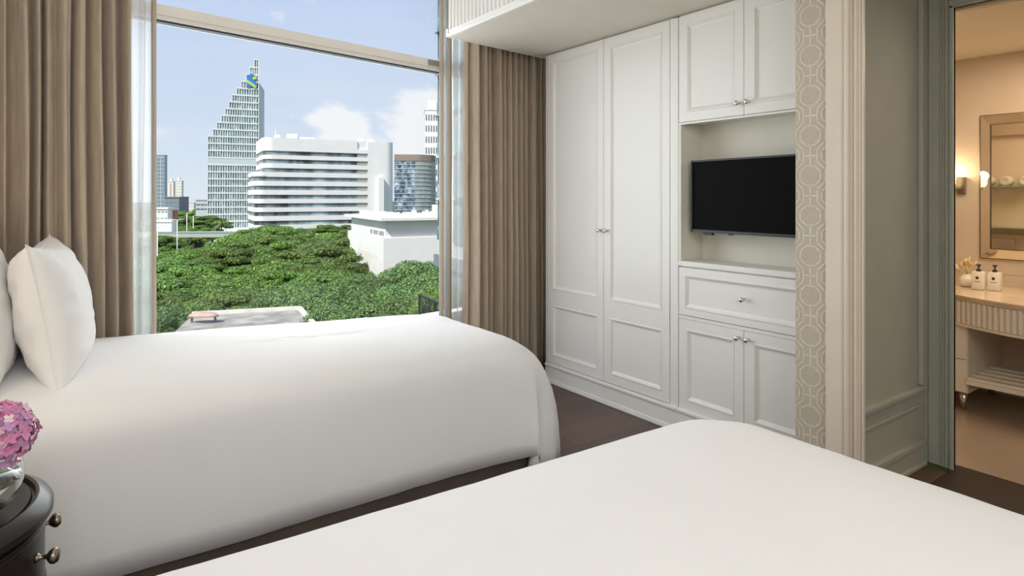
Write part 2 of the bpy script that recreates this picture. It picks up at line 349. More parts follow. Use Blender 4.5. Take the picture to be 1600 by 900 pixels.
prism(bm, pf, 0, SOF); link('casing', bm, M['trim'], pier)
bm = bmesh.new(); box(bm, 2.5585, 2.80, 1.302, 1.3185, 0, SOF); link('jamb', bm, M['corr'], pier)

# hall side wall (panelled) and bathroom wall with doorway
hs = thing('wall_hall', 'sage grey panelled hall wall with dado rail', 'wall'); hs['kind'] = 'structure'
bm = bmesh.new(); box(bm, 2.80, 3.50, 1.318, 1.36, 0, SOF); link('panel_board', bm, M['corr'], hs)
def hbar(bm, z0, z1, d, x0=2.80, x1=3.44): box(bm, x0, x1, 1.318 - d, 1.3185, z0, z1, bev=.003)
bm = bmesh.new(); hbar(bm, .372, .392, .028); hbar(bm, .352, .372, .016); link('dado_rail', bm, M['corr'], hs)
bm = bmesh.new(); hbar(bm, 0, .10, .018); hbar(bm, .10, .125, .026); hbar(bm, 0, .02, .03); link('skirting', bm, M['corr'], hs)
bm = bmesh.new()
hbar(bm, .285, .298, .010)
link('panel_bead', bm, M['corr'], hs)
bm = bmesh.new(); box(bm, 3.40, 3.425, 1.295, 1.3185, .395, SOF, bev=.006); box(bm, 3.425, 3.45, 1.302, 1.3185, .395, SOF, bev=.004); link('corner_bead', bm, M['corr'], hs)
XD = 3.5; YJ = 1.206; YJ2 = .36; ZD = 2.235
wb = thing('wall_bathroom', 'wall around the bathroom doorway with fluted casing', 'wall'); wb['kind'] = 'structure'
bm = bmesh.new(); box(bm, XD, XD + .05, 1.212, 1.6, 0, ZC); box(bm, XD, XD + .05, YJ2, YJ, ZD, ZC); box(bm, XD, XD + .05, YB, YJ2, 0, ZC); link('wall_board', bm, M['corr'], wb)
bm = bmesh.new()
for (a, b, d) in ((1.300, 1.318, .014), (1.190, 1.300, .020), (1.190, 1.206, .030), (1.221, 1.226, .026), (1.231, 1.236, .026), (1.241, 1.246, .026)):
    box(bm, XD - d, XD + .001, a, b, 0, ZD + .10 - (a - 1.2) * .3, bev=.002)
box(bm, XD - .02, XD + .001, YJ2 - .1, 1.206, ZD, ZD + .09, bev=.002); box(bm, XD - .03, XD + .001, YJ2, 1.206, ZD, ZD + .012, bev=.002); box(bm, XD - .02, XD + .001, YJ2 - .1, YJ2, 0, ZD, bev=.002)
link('casing', bm, M['corr'], wb)
bm = bmesh.new(); box(bm, XD + .001, XD + .05, 1.209, 1.2125, 0, ZD); box(bm, XD - .028, XD + .055, YJ2 - .001, YJ2 + .004, 0, ZD); link('jamb_lining', bm, mat('walnut_lining', (.35, .24, .16), .4, var=.1), wb)
# ------------------------------------------------------------------ wardrobe and cabinets
def knob(parent, x, y, z, name='knob', r=.013):
    bm = bmesh.new(); lathe(bm, [(.0, 0), (.009, 0), (.009, .002), (.0045, .005), (.0042, .012), (.009, .016), (r, .022), (r, .026), (.009, .031), (0, .032)], (x, y, z), 20, '-X')
    return link(name, bm, M['chrome'], parent, smooth=True)
XF = XW; G = .003
wr = thing('wardrobe', 'tall ivory double door wardrobe beside the right curtain', 'wardrobe', (3.1, 2.91, 0))
def sub(o, parent):   # keep world coordinates under an offset parent
    o.matrix_parent_inverse = parent.matrix_world.inverted(); return o
def plink(name, bm, m, parent, off=None, smooth=False):
    'link with vertices shifted so the parent offset cancels'
    off = off or parent.location
    for v in bm.verts: v.co -= Vector(off)
    return link(name, bm, m, parent, smooth)
bm = bmesh.new(); box(bm, XF + .018, 3.40, 2.330, 3.473, .13, SOF - .004); plink('carcass', bm, M['lacq'], wr)
for a, b in ((2.288, 2.343), (3.458, 3.473)):
    bm = bmesh.new(); box(bm, XF, XF + .018, a, b, .13, SOF - .014); plink('stile', bm, M['lacq'], wr)
def plinth(bm, y0, y1):
    box(bm, XF - .006, XF + .03, y0, y1, .0, .115); box(bm, XF - .016, XF + .02, y0, y1, .115, .138, bev=.006); box(bm, XF - .018, XF + .0, y0, y1, 0, .018, bev=.004); box(bm, XF - .012, XF, y0, y1, .018, .028, bev=.003)
bm = bmesh.new(); plinth(bm, 2.288, 3.473); plink('plinth', bm, M['lacq'], wr)
kz = 1.32 - 52.5 / 967 * 3.95
for (a, b, ky) in ((2.884 + G / 2, 3.458 - G, 2.884 + .030), (2.345 + G, 2.884 - G / 2, 2.884 - .030)):
    bm = bmesh.new(); zt = SOF - .014
    w = .055; wm_ = .03
    panel_cell(bm, XF, a, b, .61, zt, w, 'low'); panel_cell(bm, XF, a, b, .142, .61, w, 'high'); bmesh.ops.remove_doubles(bm, verts=bm.verts, dist=1e-5)
    d = plink('door', bm, M['lacq'], wr, smooth=False)
    bm = bmesh.new(); k = knob(None, XF, ky, kz); k.data.transform(Matrix.Translation(-wr.location)); k.parent = d
cu = thing('media_cabinet', 'ivory built-in cabinet with television niche, drawer and lower doors', 'cabinet', (3.1, 1.87, 0))
CY0, CY1 = 1.459, 2.285
bm = bmesh.new(); t = .02
box(bm, XF + .018, 3.40, CY0, CY1, .128, .935)
box(bm, XF, XF + .018, CY0, CY1, .642, .660); box(bm, XF, XF + .018, CY0, CY1, .128, .134)
plink('carcass', bm, M['lacq'], cu)
bm = bmesh.new(); box(bm, XF + .018, 3.40, CY0, CY1, 1.735, SOF - .004); plink('upper_carcass', bm, M['lacq'], cu)
bm = bmesh.new(); box(bm, 2.975, 3.40, CY0, CY1, .9351, 1.7349); plink('niche_back', bm, M['niche'], cu)
bm = bmesh.new(); box(bm, XF, 2.975, CY1 - .018, CY1, .965, 1.7345); plink('niche_side', bm, M['niche'], cu); bm = bmesh.new(); box(bm, XF, 2.975, CY0, CY0 + .018, .965, 1.7345); plink('niche_side', bm, M['niche'], cu)
bm = bmesh.new(); box(bm, XF - .003, 2.975, CY0, CY1, .9355, .964, bev=.002); plink('niche_shelf', bm, M['lacq'], cu)
bm = bmesh.new(); box(bm, XF - .001, XF + .018, CY0, CY1, 1.725, 1.735); plink('niche_top', bm, M['lacq'], cu)
bm = bmesh.new(); plinth(bm, CY0, 2.288); plink('plinth', bm, M['lacq'], cu)
MY = 1.871
for (a, b, z0, z1, ky, kz) in ((MY + G / 2, CY1 - .002, 1.738, SOF - .014, MY + .028, 1.80), (CY0, MY - G / 2, 1.738, SOF - .014, MY - .028, 1.80),
                              (MY + G / 2, CY1 - .002, .136, .640, MY + .028, .60), (CY0, MY - G / 2, .136, .640, MY - .028, .60)):
    bm = bmesh.new(); panel_cell(bm, XF, a, b, z0, z1, .052); d = plink('door', bm, M['lacq'], cu)
    k = knob(None, XF, ky, kz); k.data.transform(Matrix.Translation(-cu.location)); k.parent = d
bm = bmesh.new(); panel_cell(bm, XF, CY0, CY1 - .002, .663, .928, .038); d = plink('drawer', bm, M['lacq'], cu)
k = knob(None, XF, MY, .80); k.data.transform(Matrix.Translation(-cu.location)); k.parent = d
# television
tv = thing('television', 'flat black television mounted in the cabinet niche', 'television', (2.812, 1.89, 1.325), rz=math.atan2(.04, .635) * -1)
def tvbox(x0, x1, y0, y1, z0, z1, m, name, bev=.003):
    bm = bmesh.new(); box(bm, x0, x1, y0, y1, z0, z1, bev=bev); return link(name, bm, m, tv)
hw, hh = .343, .199
tvbox(.002, .035, -hw, hw, -hh, hh, M['tvb'], 'housing', .004)
bm = bmesh.new()
for (a, b, c, d) in ((-hw, hw, hh - .010, hh), (-hw, hw, -hh, -hh + .016), (-hw, -hw + .010, -hh, hh), (hw - .010, hw, -hh, hh)): box(bm, -.004, .003, a, b, c, d, bev=.001)
link('bezel', bm, M['tvb'], tv)
bm = bmesh.new(); box(bm, .0005, .0025, -hw + .01, hw - .01, -hh + .016, hh - .01); link('screen', bm, M['tvs'], tv)
tvbox(.0, .02, .20, .262, -hh - .013, -hh, M['tvb'], 'sensor', .002); tvbox(.0, .015, .07, .10, -hh - .006, -hh, M['tvb'], 'power_button', .002)
tvbox(.035, .12, -.08, .08, -.1, .1, M['tvb'], 'wall_bracket', .003)

# ------------------------------------------------------------------ curtains
def curtain(name, x0, x1, off, z0, z1, folds, amp, m, label, cat, seed, th=.002, splay=.0, slope=WS, base=None, group=None, wavefn=None):
    rr = random.Random(seed); base = base or (lambda x: Yw(x) - off)
    # irregular fold phases
    cuts = [0]
    for i in range(folds): cuts.append(cuts[-1] + rr.uniform(.6, 1.4))
    tot = cuts[-1]; amps = [amp * rr.uniform(.55, 1.15) for _ in range(folds + 1)]; skew = [rr.uniform(-.25, .25) for _ in range(folds + 1)]
    per = 14; nz = 22; bm = bmesh.new(); grid = []
    for j in range(nz + 1):
        f = j / nz; z = z0 + (z1 - z0) * f; row = []
        for i in range(folds):
            for k in range(per + (1 if i == folds - 1 else 0)):
                q = k / per; s = (cuts[i] + (cuts[i + 1] - cuts[i]) * q) / tot
                wob = .012 * noise.noise(Vector((s * 9, z * .7, seed))) + splay * (1 - f) * (s - .5)
                x = x0 + (x1 - x0) * s + wob + skew[i] * .02 * math.sin(2 * math.pi * q)
                d = amps[i] * (math.sin(2 * math.pi * q) + .25 * math.sin(4 * math.pi * q + i)) * (.85 + .25 * (1 - f)) + .006 * noise.noise(Vector((s * 30, z * 1.5, seed + 5)))
                row.append(bm.verts.new((x - d * WS, base(x) + d, z)))
        grid.append(row)
    for a, b in zip(grid, grid[1:]):
        for i in range(len(a) - 1): bm.faces.new((a[i], a[i + 1], b[i + 1], b[i]))
    o = link(name, bm, m, smooth=True)
    if th:
        md = o.modifiers.new('th', 'SOLIDIFY'); md.thickness = th
    return tag(o, label, cat, group)
curtain('curtain', -.5, .215, .22, .01, ZC - .03, 15, .050, M['curt'], 'taupe linen curtain gathered at the left of the window behind the pillows', 'curtain', 3, splay=.03)
curtain('curtain', 2.24, 3.00, .20, .01, ZC - .03, 13, .062, M['curt'], 'taupe linen curtain gathered beside the tall wardrobe', 'curtain', 11, splay=.04)
def voile_hem(par, x, w):
    bm = bmesh.new(); a, b = x, x + w; ya, yb = Yw(a) - .088, Yw(b) - .088
    prism(bm, [(a, ya), (b, yb), (b, yb - .004), ((a + b) / 2, (ya + yb) / 2 - .012), (a, ya - .004)], .012, ZC - .03); link('side_hem', bm, M['hem'], par)
M['hem'] = thin_mat('voile_hem', (.62, .54, .45), .9, translucent=.45)
sl = curtain('sheer_curtain', -.1, .335, .085, .01, ZC - .03, 9, .020, M['sheer'], 'white voile sheer hanging at the left edge of the window', 'curtain', 21, th=0); voile_hem(sl, .318, .022)
sl = curtain('sheer_curtain', 2.06, 2.80, .085, .01, ZC - .03, 12, .024, M['sheer'], 'white voile sheer hanging at the right edge of the window', 'curtain', 31, th=0); voile_hem(sl, 2.055, .03); voile_hem(sl, 2.11, .045)

# ------------------------------------------------------------------ beds
def make_cover(x0, x1, y0, y1, ztop, zfoot, hem, seed, parent, org, tilt=0):
    bm = bmesh.new(); rc0 = .05
    prof = [(.52, 0), (.44, 0), (.34, -.001), (.25, -.003), (.18, -.010), (.12, -.020), (.08, -.032), (.05, -.046), (.026, -.066), (.010, -.092), (.002, -.126), (-.002, -.17), (-.006, -.25), (-.010, None), (-.014, None), (-.017, None), (-.019, None)]
    W, Ln = y1 - y0, x1 - x0
    N = 240
    def plan(s, ins):
        hx, hy = Ln / 2 - ins, W / 2 - ins
        hx = max(hx, .02); hy = max(hy, .015); rc = max(.012, min(rc0 + .02 + max(0, ins) * .5 - ins * .2, hx * .9, hy * .9)) 
        # walk round a rounded rectangle by angle-like parameter with equal steps per side
        per = [2 * (hy - rc), 2 * (hx - rc)]; arc = math.pi / 2 * rc
        # fixed share of samples per segment keeps quads aligned between rings
        seg = s * 4; k = int(seg) % 4; q = seg - int(seg)
        ca = .22
        cx, cy = [(hx - rc, hy - rc), (-hx + rc, hy - rc), (-hx + rc, -hy + rc), (hx - rc, -hy + rc)][k]
        if q < ca:
            a = math.pi / 2 * (k + q / ca); return cx + rc * math.cos(a), cy + rc * math.sin(a), q / ca
        nx, ny = [(hx - rc, hy - rc), (-hx + rc, hy - rc), (-hx + rc, -hy + rc), (hx - rc, -hy + rc)][(k + 1) % 4]
        a = math.pi / 2 * (k + 1); f = (q - ca) / (1 - ca)
        px, py = cx + rc * math.cos(a), cy + rc * math.sin(a); qx, qy = nx + rc * math.cos(a), ny + rc * math.sin(a)
        return px + (qx - px) * f, py + (qy - py) * f, -1
    rings = []
    for j, (ins, dz) in enumerate(prof):
        ring = []
        for i in range(N):
            s = i / N; x, y, cor = plan(s, ins)
            X = (x0 + x1) / 2 + x; Y = (y0 + y1) / 2 + y
            fx = (X - x0) / Ln; zt = ztop + (zfoot - ztop) * max(0, min(1, fx)) ** 1.1 + tilt * (1 - fx) * y / (W / 2)
            cnr = max(0, min(1, (x / (Ln / 2) - .80) / .2)) * max(0, min(1, (abs(y) / (W / 2) - .62) / .38)); zt -= .065 * cnr ** 1.3
            if dz is None: 
                jj = j - 12; zb = zt - .25; hm = hem - .095 * max(0, min(1, (x - (Ln / 2 - .035)) / .02)); z = zb + (hm - zb) * jj / 4
            else: z = zt + dz
            low = max(0, (zt - z - .12) / .4) ** 1.35 if zt - z > .12 else 0
            # flare and folds of the hanging cloth
            nn = Vector((x / (Ln / 2), y / (W / 2), 0)); footy = max(0, x / (Ln / 2)) ** 6
            lo2 = 1 - (1 - min(1, max(0, (zt - z - .03) / .36))) ** 2; out = low * .004 + lo2 * .115 * footy
            wy = max(0, min(1, (W / 2 + .015 - abs(y)) / .11)); wy = wy * wy * (3 - 2 * wy); X += out * wy * max(0, min(1, (x - Ln / 2 + .05) / .04)) - .055 * low * (1 - wy) * max(0, min(1, (x - Ln / 2 + .25) / .25));
            if y < -W / 2 + .3 or y > W / 2 - .3: Y += math.copysign(out * .35, y)
            ang = math.atan2(y, x)
            if cor >= 0 and x > 0:
                w = math.sin(cor * math.pi * 3.0) * .020 * low * 1.6; X += w * math.cos(math.pi / 4); Y += w * math.copysign(math.sin(math.pi / 4), y)
            if x > Ln / 2 - .2: X += .008 * low * math.sin(Y * 38 + seed)
            Z = z + .004 * noise.noise(Vector((X * 3, Y * 3, seed))) + .0018 * noise.noise(Vector((X * 11, Y * 11, seed)))
            Y += .006 * low * noise.noise(Vector((X * 2.2, Z * 2, seed + 3)))
            ring.append(bm.verts.new((X - org[0], Y - org[1], Z)))
        rings.append(ring)
    for a, b in zip(rings, rings[1:]):
        for i in range(N): bm.faces.new((a[i], a[(i + 1) % N], b[(i + 1) % N], b[i]))
    # top fill as bridged strip
    bm.faces.new(rings[0])
    o = link('duvet', bm, M['linen'], parent, smooth=True)
    md = o.modifiers.new('th', 'SOLIDIFY'); md.thickness = .012; md.offset = -1
    return o
def make_bed(x0, x1, y0, y1, label, seed, ztop, zfoot, hem=.145, tilt=0):
    org = ((x0 + x1) / 2, (y0 + y1) / 2, 0)
    b = thing('bed', label, 'bed', org, 'twin beds')
    bm = bmesh.new(); box(bm, x0 + .03 - org[0], x1 - .03 - org[0], y0 + .012 - org[1], y1 - .03 - org[1], .03, .30, bev=.006); link('bed_base', bm, M['bedbase'], b)
    for sx in (x0 + .14, x1 - .2):
        for sy in (y0 + .14, y1 - .14):
            bm = bmesh.new(); lathe(bm, [(.02, 0), (.025, .029)], (sx - org[0], sy - org[1], 0), 12); link('leg', bm, M['bedbase'], b)
    bm = bmesh.new(); box(bm, x0 + .05 - org[0], x1 - .09 - org[0], y0 + .06 - org[1], y1 - .06 - org[1], .301, .40, bev=.03); link('mattress', bm, M['linen'], b)
    make_cover(x0, x1, y0, y1, ztop, zfoot, hem, seed, b, org, tilt)
    return b
make_bed(-.50, 1.80, 2.28, 3.24, 'white bed beside the window, carrying the pillows', 1, .742, .674, tilt=.045)
make_bed(-.50, 1.80, .15, 1.345, 'white bed in the foreground nearest the camera', 4, .682, .645)

# ------------------------------------------------------------------ pillows
def make_pillow(name, label, wy, hz, th, loc, rot, seed, rz=0):
    bm = bmesh.new(); n = 36; V = {}
    for side in (1, -1):
        for i in range(n + 1):
            for j in range(n + 1):
                a, b = i / n * 2 - 1, j / n * 2 - 1
                edge = i in (0, n) or j in (0, n)
                if edge and side == -1: V[(side, i, j)] = V[(1, i, j)]; continue
                # pinched, pointed corners; sides pulled in
                pull = .13
                yy = a * (1 - pull * (1 - b * b) * abs(a) ** 3); zz = b * (1 - pull * (1 - a * a) * abs(b) ** 3 * 1.0)
                t = max(0, (1 - a * a)) ** .50 * max(0, (1 - b * b)) ** .36
                w = .012 * noise.noise(Vector((a * 2.2, b * 2.2, seed + side))) + .006 * noise.noise(Vector((a * 6, b * 6, seed + side)))
                crease = .006 * math.sin(a * 22 + seed) * max(0, abs(b) - .6) * 1.5 * (1 - abs(a))
                V[(side, i, j)] = bm.verts.new((side * (t * th / 2 + (w + crease) * min(1, t * 2)), yy * wy / 2, zz * hz / 2))
    for side in (1, -1):
        for i in range(n):
            for j in range(n):
                q = [V[(side, i, j)], V[(side, i + 1, j)], V[(side, i + 1, j + 1)], V[(side, i, j + 1)]]
                if len(set(q)) == 4:
                    try: bm.faces.new(q)
                    except ValueError: pass
    t_ = thing(name, label, 'pillow', loc, 'pillows on the window bed'); t_.rotation_euler = rot
    o = link('pillowcase', bm, M['pillow'], t_, smooth=True)
    # piped seam round the rim
    bm = bmesh.new(); pts = []
    for k in range(4 * n):
        s, q = divmod(k, n); i, j = [(q, 0), (n, q), (n - q, n), (0, n - q)][s]
        a, b = i / n * 2 - 1, j / n * 2 - 1; pull = .13
        pts.append((0, a * (1 - pull * (1 - b * b) * abs(a) ** 3) * wy / 2, b * (1 - pull * (1 - a * a) * abs(b) ** 3) * hz / 2))
    pts.append(pts[0]); tube(bm, pts, .0028, 6); link('seam', bm, M['pillow'], t_, smooth=True)
    return t_
make_pillow('pillow', 'white pillow standing upright in front of the larger pillow', .66, .50, .225, (-.046, 2.80, .922), (0, math.radians(-9.5), math.radians(-4)), 2)
make_pillow('pillow', 'larger white pillow behind, cut by the left edge of the photo', .72, .60, .20, (-.262, 2.72, .975), (0, math.radians(-12), math.radians(-4)), 8)

# ------------------------------------------------------------------ nightstand with vase
NX, NY, NR = -.305, 1.765, .275
ns = thing('nightstand', 'round black lacquered nightstand between the two beds', 'nightstand', (NX, NY, 0)); ns.scale = (1, 1, 1.02)
bm = bmesh.new(); lathe(bm, [(0, .636), (NR - .040, .636), (NR - .037, .630), (NR - .033, .630), (NR - .030, .640), (NR - .024, .642), (NR - .004, .630), (NR + .002, .620), (NR + .002, .606), (NR - .004, .600), (NR - .012, .596), (0, .596)], (0, 0, 0), 96); smooth_angle(link('top', bm, M['blackwood'], ns), 30)
bm = bmesh.new(); lathe(bm, [(0, .06), (NR - .022, .06), (NR - .022, .595), (0, .595)], (0, 0, 0), 96); smooth_angle(link('body', bm, M['blackwood'], ns))
for (z0, z1, kz) in ((.435, .588, .53), (.26, .42, .35), (.08, .245, .16)):
    bm = bmesh.new(); rr_ = NR - .014; pts = []
    A = [math.radians(-62 + 124 * i / 40) for i in range(41)]
    pts = [(rr_ * math.cos(a), rr_ * math.sin(a)) for a in A] + [((rr_ - .012) * math.cos(a), (rr_ - .012) * math.sin(a)) for a in reversed(A)]
    prism(bm, pts, z0, z1); d = smooth_angle(link('drawer', bm, M['blackwood'], ns))
    bm = bmesh.new()
    for zz in (z0 + .012, z1 - .012): tube(bm, [((rr_ + .0005) * math.cos(a), (rr_ + .0005) * math.sin(a), zz) for a in A[2:-2]], .0022, 6)
    link('bead', bm, M['blackwood'], d, smooth=True)
    for a in (-18, 18):
        bm = bmesh.new(); lathe(bm, [(0, 0), (.010, 0), (.009, .003), (.0045, .007), (.0045, .018), (.010, .022), (.0155, .028), (.0165, .034), (.013, .040), (0, .042)], (0, 0, 0), 24, 'X')
        k = link('knob', bm, M['brass'], d, smooth=True); k.location = (rr_ * math.cos(math.radians(a)), rr_ * math.sin(math.radians(a)), kz); k.rotation_euler = (0, 0, math.radians(a))
for a in (45, 135, 225, 315):
    bm = bmesh.new(); lathe(bm, [(.014, 0), (.02, .06)], (.2 * math.cos(math.radians(a)), .2 * math.sin(math.radians(a)), 0), 12); link('leg', bm, M['blackwood'], ns, smooth=True)
# vase
VX, VY, VZ = -.162, 1.70, .644
vs = thing('vase', 'round clear glass vase of pink hydrangeas on the nightstand', 'vase', (VX, VY, VZ))
gm = bpy.data.materials.new('clear_vase_glass'); gm.use_nodes = True; b = gm.node_tree.nodes['Principled BSDF']
b.inputs['Transmission Weight'].default_value = 1; b.inputs['Roughness'].default_value = .0; b.inputs['IOR'].default_value = 1.45; b.inputs['Base Color'].default_value = (.96, .98, .97, 1)
bm = bmesh.new(); rv = .085; outer = [(rv * math.sin(a) if a else 0, .088 - rv * math.cos(a)) for a in [math.pi * k / 20 for k in range(17)]]; outer[0] = (0, .004); outer[1] = (.03, .003)
inner = [(max(0, r - .004), h + (.004 if r < .05 and h < .05 else 0)) for r, h in reversed(outer)]; inner[-1] = (0, .010)
lathe(bm, outer + inner, (0, 0, 0), 48); link('bowl', bm, gm, vs, smooth=True)
bm = bmesh.new(); wp = [(0, .0115)] + [(rv * math.sin(a) - .0048, .088 - rv * math.cos(a)) for a in [math.pi * k / 20 for k in range(4, 11)]]; wp.append((0, wp[-1][1]))
wm = bpy.data.materials.new('water'); wm.use_nodes = True; b = wm.node_tree.nodes['Principled BSDF']; b.inputs['Transmission Weight'].default_value = 1; b.inputs['Roughness'].default_value = 0; b.inputs['IOR'].default_value = 1.33
lathe(bm, wp, (0, 0, 0), 40); link('water', bm, wm, vs, smooth=True)
M['stem'] = mat('green_stem', (.16, .30, .05), .5, var=.2, vscale=40)
pm = bpy.data.materials.new('hydrangea_petal'); pm.use_nodes = True; nt = pm.node_tree; b = nt.nodes['Principled BSDF']; b.inputs['Roughness'].default_value = .7
g = nt.nodes.new('ShaderNodeNewGeometry'); r = nt.nodes.new('ShaderNodeValToRGB'); nt.links.new(g.outputs['Random Per Island'], r.inputs[0]); nt.links.new(r.outputs[0], b.inputs['Base Color'])
r.color_ramp.elements[0].color = (.60, .18, .36, 1); r.color_ramp.elements[1].color = (.84, .62, .66, 1); e = r.color_ramp.elements.new(.4); e.color = (.66, .27, .46, 1); e = r.color_ramp.elements.new(.75); e.color = (.55, .32, .56, 1)
try: b.inputs['Subsurface Weight'].default_value = .0
except Exception: pass
def hydrangea(c, rad, n, seed):
    rr = random.Random(seed); bm = bmesh.new()
    for k in range(n):
        zz = 1 - 1.75 * (k + .5) / n; ph = k * 2.39996; q = math.sqrt(max(0, 1 - zz * zz))
        d = Vector((q * math.cos(ph), q * math.sin(ph), zz)); p = Vector(c) + d * rad * rr.uniform(.86, 1.06)
        d = (d + Vector((rr.uniform(-.4, .4), rr.uniform(-.4, .4), rr.uniform(-.4, .4)))).normalized()
        t = d.orthogonal().normalized(); t.rotate(Matrix.Rotation(rr.uniform(0, 6.28), 3, d)); s = d.cross(t); w = rr.uniform(.0075, .0105)
        cen = bm.verts.new(p)
        for i in range(4):
            a0 = i * math.pi / 2; U = t * math.cos(a0) + s * math.sin(a0); Vv = -t * math.sin(a0) + s * math.cos(a0); cup = rr.uniform(.05, .45)
            pts = [p + U * w * .55 + Vv * w * .55 + d * w * cup * .6, p + U * w * 1.15 + Vv * w * .40 + d * w * cup * rr.uniform(.6, 1.5), p + U * w * 1.25 + d * w * cup, p + U * w * 1.15 - Vv * w * .40 + d * w * cup * rr.uniform(.6, 1.5), p + U * w * .55 - Vv * w * .55 + d * w * cup * .6]
            v_ = [bm.verts.new(x) for x in pts]; bm.faces.new([cen] + v_)
    return bm
for c, rad, sd_ in (((.035, -.01, .175), .068, 5), ((-.075, .035, .19), .066, 6), ((-.035, -.09, .185), .064, 7), ((.0, .075, .165), .055, 9), ((-.03, 0, .235), .055, 10)):
    fl = link('flower_head', hydrangea(c, rad, 300, sd_), pm, vs, smooth=False)
    bm = bmesh.new(); bmesh.ops.create_icosphere(bm, subdivisions=2, radius=rad * .82, matrix=Matrix.Translation(c)); link('flower_core', bm, pm, fl, smooth=True)
    bm = bmesh.new(); tube(bm, [(c[0], c[1], c[2] - .02), (c[0] * .6, c[1] * .6, .10), (-c[0] * .6, -c[1] * .6, .03)], .0075, 8, r1=.0075); link('stem', bm, M['stem'], fl, smooth=True)

# ------------------------------------------------------------------ bathroom
M['bwall'] = mat('beige_stone_tile', (.60, .50, .39), .35, var=.05, vscale=3)
M['bceil'] = mat('bathroom_ceiling_paint', (.78, .70, .57), .6)
M['bfloor'] = mat('beige_marble_floor', (.34, .26, .19), .25, var=.08, vscale=2)
M['marble'] = mat('cream_marble_top', (.72, .58, .42), .15, var=.10, vscale=5, coat=.4)
M['vanity'] = mat('ivory_vanity_paint', (.80, .74, .62), .4)
XM = 5.1
bm = bmesh.new(); box(bm, XM, XM + .1, -.9, 2.4, -.1, 2.285); link('wall_mirror', bm, M['bwall'], kind='structure')
bm = bmesh.new()
for z in (.80, ):
    box(bm, XM - .0012, XM + .001, -.9, 2.4, z, z + .0025)
for yv in (1.74, 1.03): box(bm, XM - .0012, XM + .001, yv, yv + .0025, .0, 2.285)
link('trim_2', bm, mat('tile_joint', (.42, .33, .24), .8), kind='structure')
bm = bmesh.new(); box(bm, 3.6, XM + .1, 2.4, 2.5, -.1, 2.285); link('wall_bath_left', bm, M['bwall'], kind='structure')
bm = bmesh.new(); box(bm, 3.6, XM + .1, -1.0, -.9, -.1, 2.285); link('wall_bath_right', bm, M['bwall'], kind='structure')
bm = bmesh.new(); box(bm, 3.551, 3.60, -.9, YJ2, 0, 2.285); box(bm, 3.551, 3.60, YJ2, YJ, ZD, 2.285); box(bm, 3.551, 3.60, 1.240, 1.62, 0, 2.285); box(bm, 3.551, 3.60, 1.62, 2.4, 0, 1.0); box(bm, 3.551, 3.60, 1.62, 2.4, 1.85, 2.285); link('wall_bath_door', bm, M['bwall'], kind='structure')
bm = bmesh.new(); box(bm, 3.51, 3.55, 1.62, 2.4, .95, 1.9); link('trim_3', bm, M['bceil'], kind='structure')
bm = bmesh.new(); box(bm, 3.6, XM + .1, -1.0, 2.5, 2.285, 2.33); link('ceiling_bathroom', bm, M['bceil'], kind='structure')
bm = bmesh.new(); box(bm, 3.56, XM, -.9, 2.4, -.1, -.002); link('floor_bathroom', bm, M['bfloor'], kind='structure')
add_light('bathroom_ceiling_lamp', 'AREA', (4.3, .9, 2.27), 24, (1, .80, .56), .7, 1.0, direction=(0, 0, -1))
# glass shelves in the recess facing the mirror
gsm = mat('green_edge_glass', (.35, .45, .38), .1)
for z in (1.405, 1.055):
    bm = bmesh.new(); box(bm, 3.552, 3.70, 1.64, 2.38, z, z + .010); tag(link('glass_shelf', bm, gsm), 'glass shelf reflected in the bathroom mirror, %s of the two' % ('upper' if z > 1.2 else 'lower'), 'shelf', 'glass shelves opposite the mirror')
tm = mat('white_towel', (.8, .76, .7), .95, bump=.4, bscale=200)
for i, yv in enumerate((1.70, 1.83, 1.96)):
    bm = bmesh.new(); lathe(bm, [(0, 0), (.035, 0), (.042, .008), (.042, .112), (.035, .12), (.02, .116), (0, .112)], (0, 0, 0), 20, 'X'); o = link('rolled_towel', bm, tm, smooth=True); o.location = (3.57, yv, 1.415 + .0425)
    tag(o, ['rolled white towel on the upper glass shelf, nearest the mirror edge', 'rolled white towel on the upper glass shelf, the middle one', 'rolled white towel on the upper glass shelf, the farthest one'][i], 'towel', 'rolled towels on the glass shelf')
bm = bmesh.new(); box(bm, 3.601, 3.612, 1.78, 1.96, .87, .965, bev=.003); tag(link('flush_plate', bm, M['chrome'], smooth=False), 'silver flush plate reflected at the bottom of the bathroom mirror', 'plate')
# mirror with bevelled mirror frame
mir = bpy.data.materials.new('mirror_silver'); mir.use_nodes = True; b = mir.node_tree.nodes['Principled BSDF']; b.inputs['Metallic'].default_value = 1; b.inputs['Roughness'].default_value = .02; b.inputs['Base Color'].default_value = (.84, .79, .71, 1)
mr_ = thing('mirror', 'rectangular bathroom mirror with a wide sloping mirrored frame', 'mirror', (XM, 1.15, 1.39))
def ringm(bm, x0, x1, o, i_):
    a = [bm.verts.new((x0, y, z)) for y, z in ((-o[0], -o[1]), (o[0], -o[1]), (o[0], o[1]), (-o[0], o[1]))]; b_ = [bm.verts.new((x1, y, z)) for y, z in ((-i_[0], -i_[1]), (i_[0], -i_[1]), (i_[0], i_[1]), (-i_[0], i_[1]))]
    for k in range(4): bm.faces.new((a[k], a[(k + 1) % 4], b_[(k + 1) % 4], b_[k]))
bm = bmesh.new(); ringm(bm, -.012, -.046, (.434, .487), (.366, .419)); ringm(bm, 0, -.012, (.436, .489), (.436, .489)); link('bevel_frame', bm, mir, mr_)
bm = bmesh.new(); ringm(bm, -.012, -.014, (.437, .490), (.431, .484)); ringm(bm, -.048, -.048, (.369, .422), (.363, .416)); link('edge_strip', bm, mat('dark_mirror_edge', (.12, .10, .08), .4), mr_)
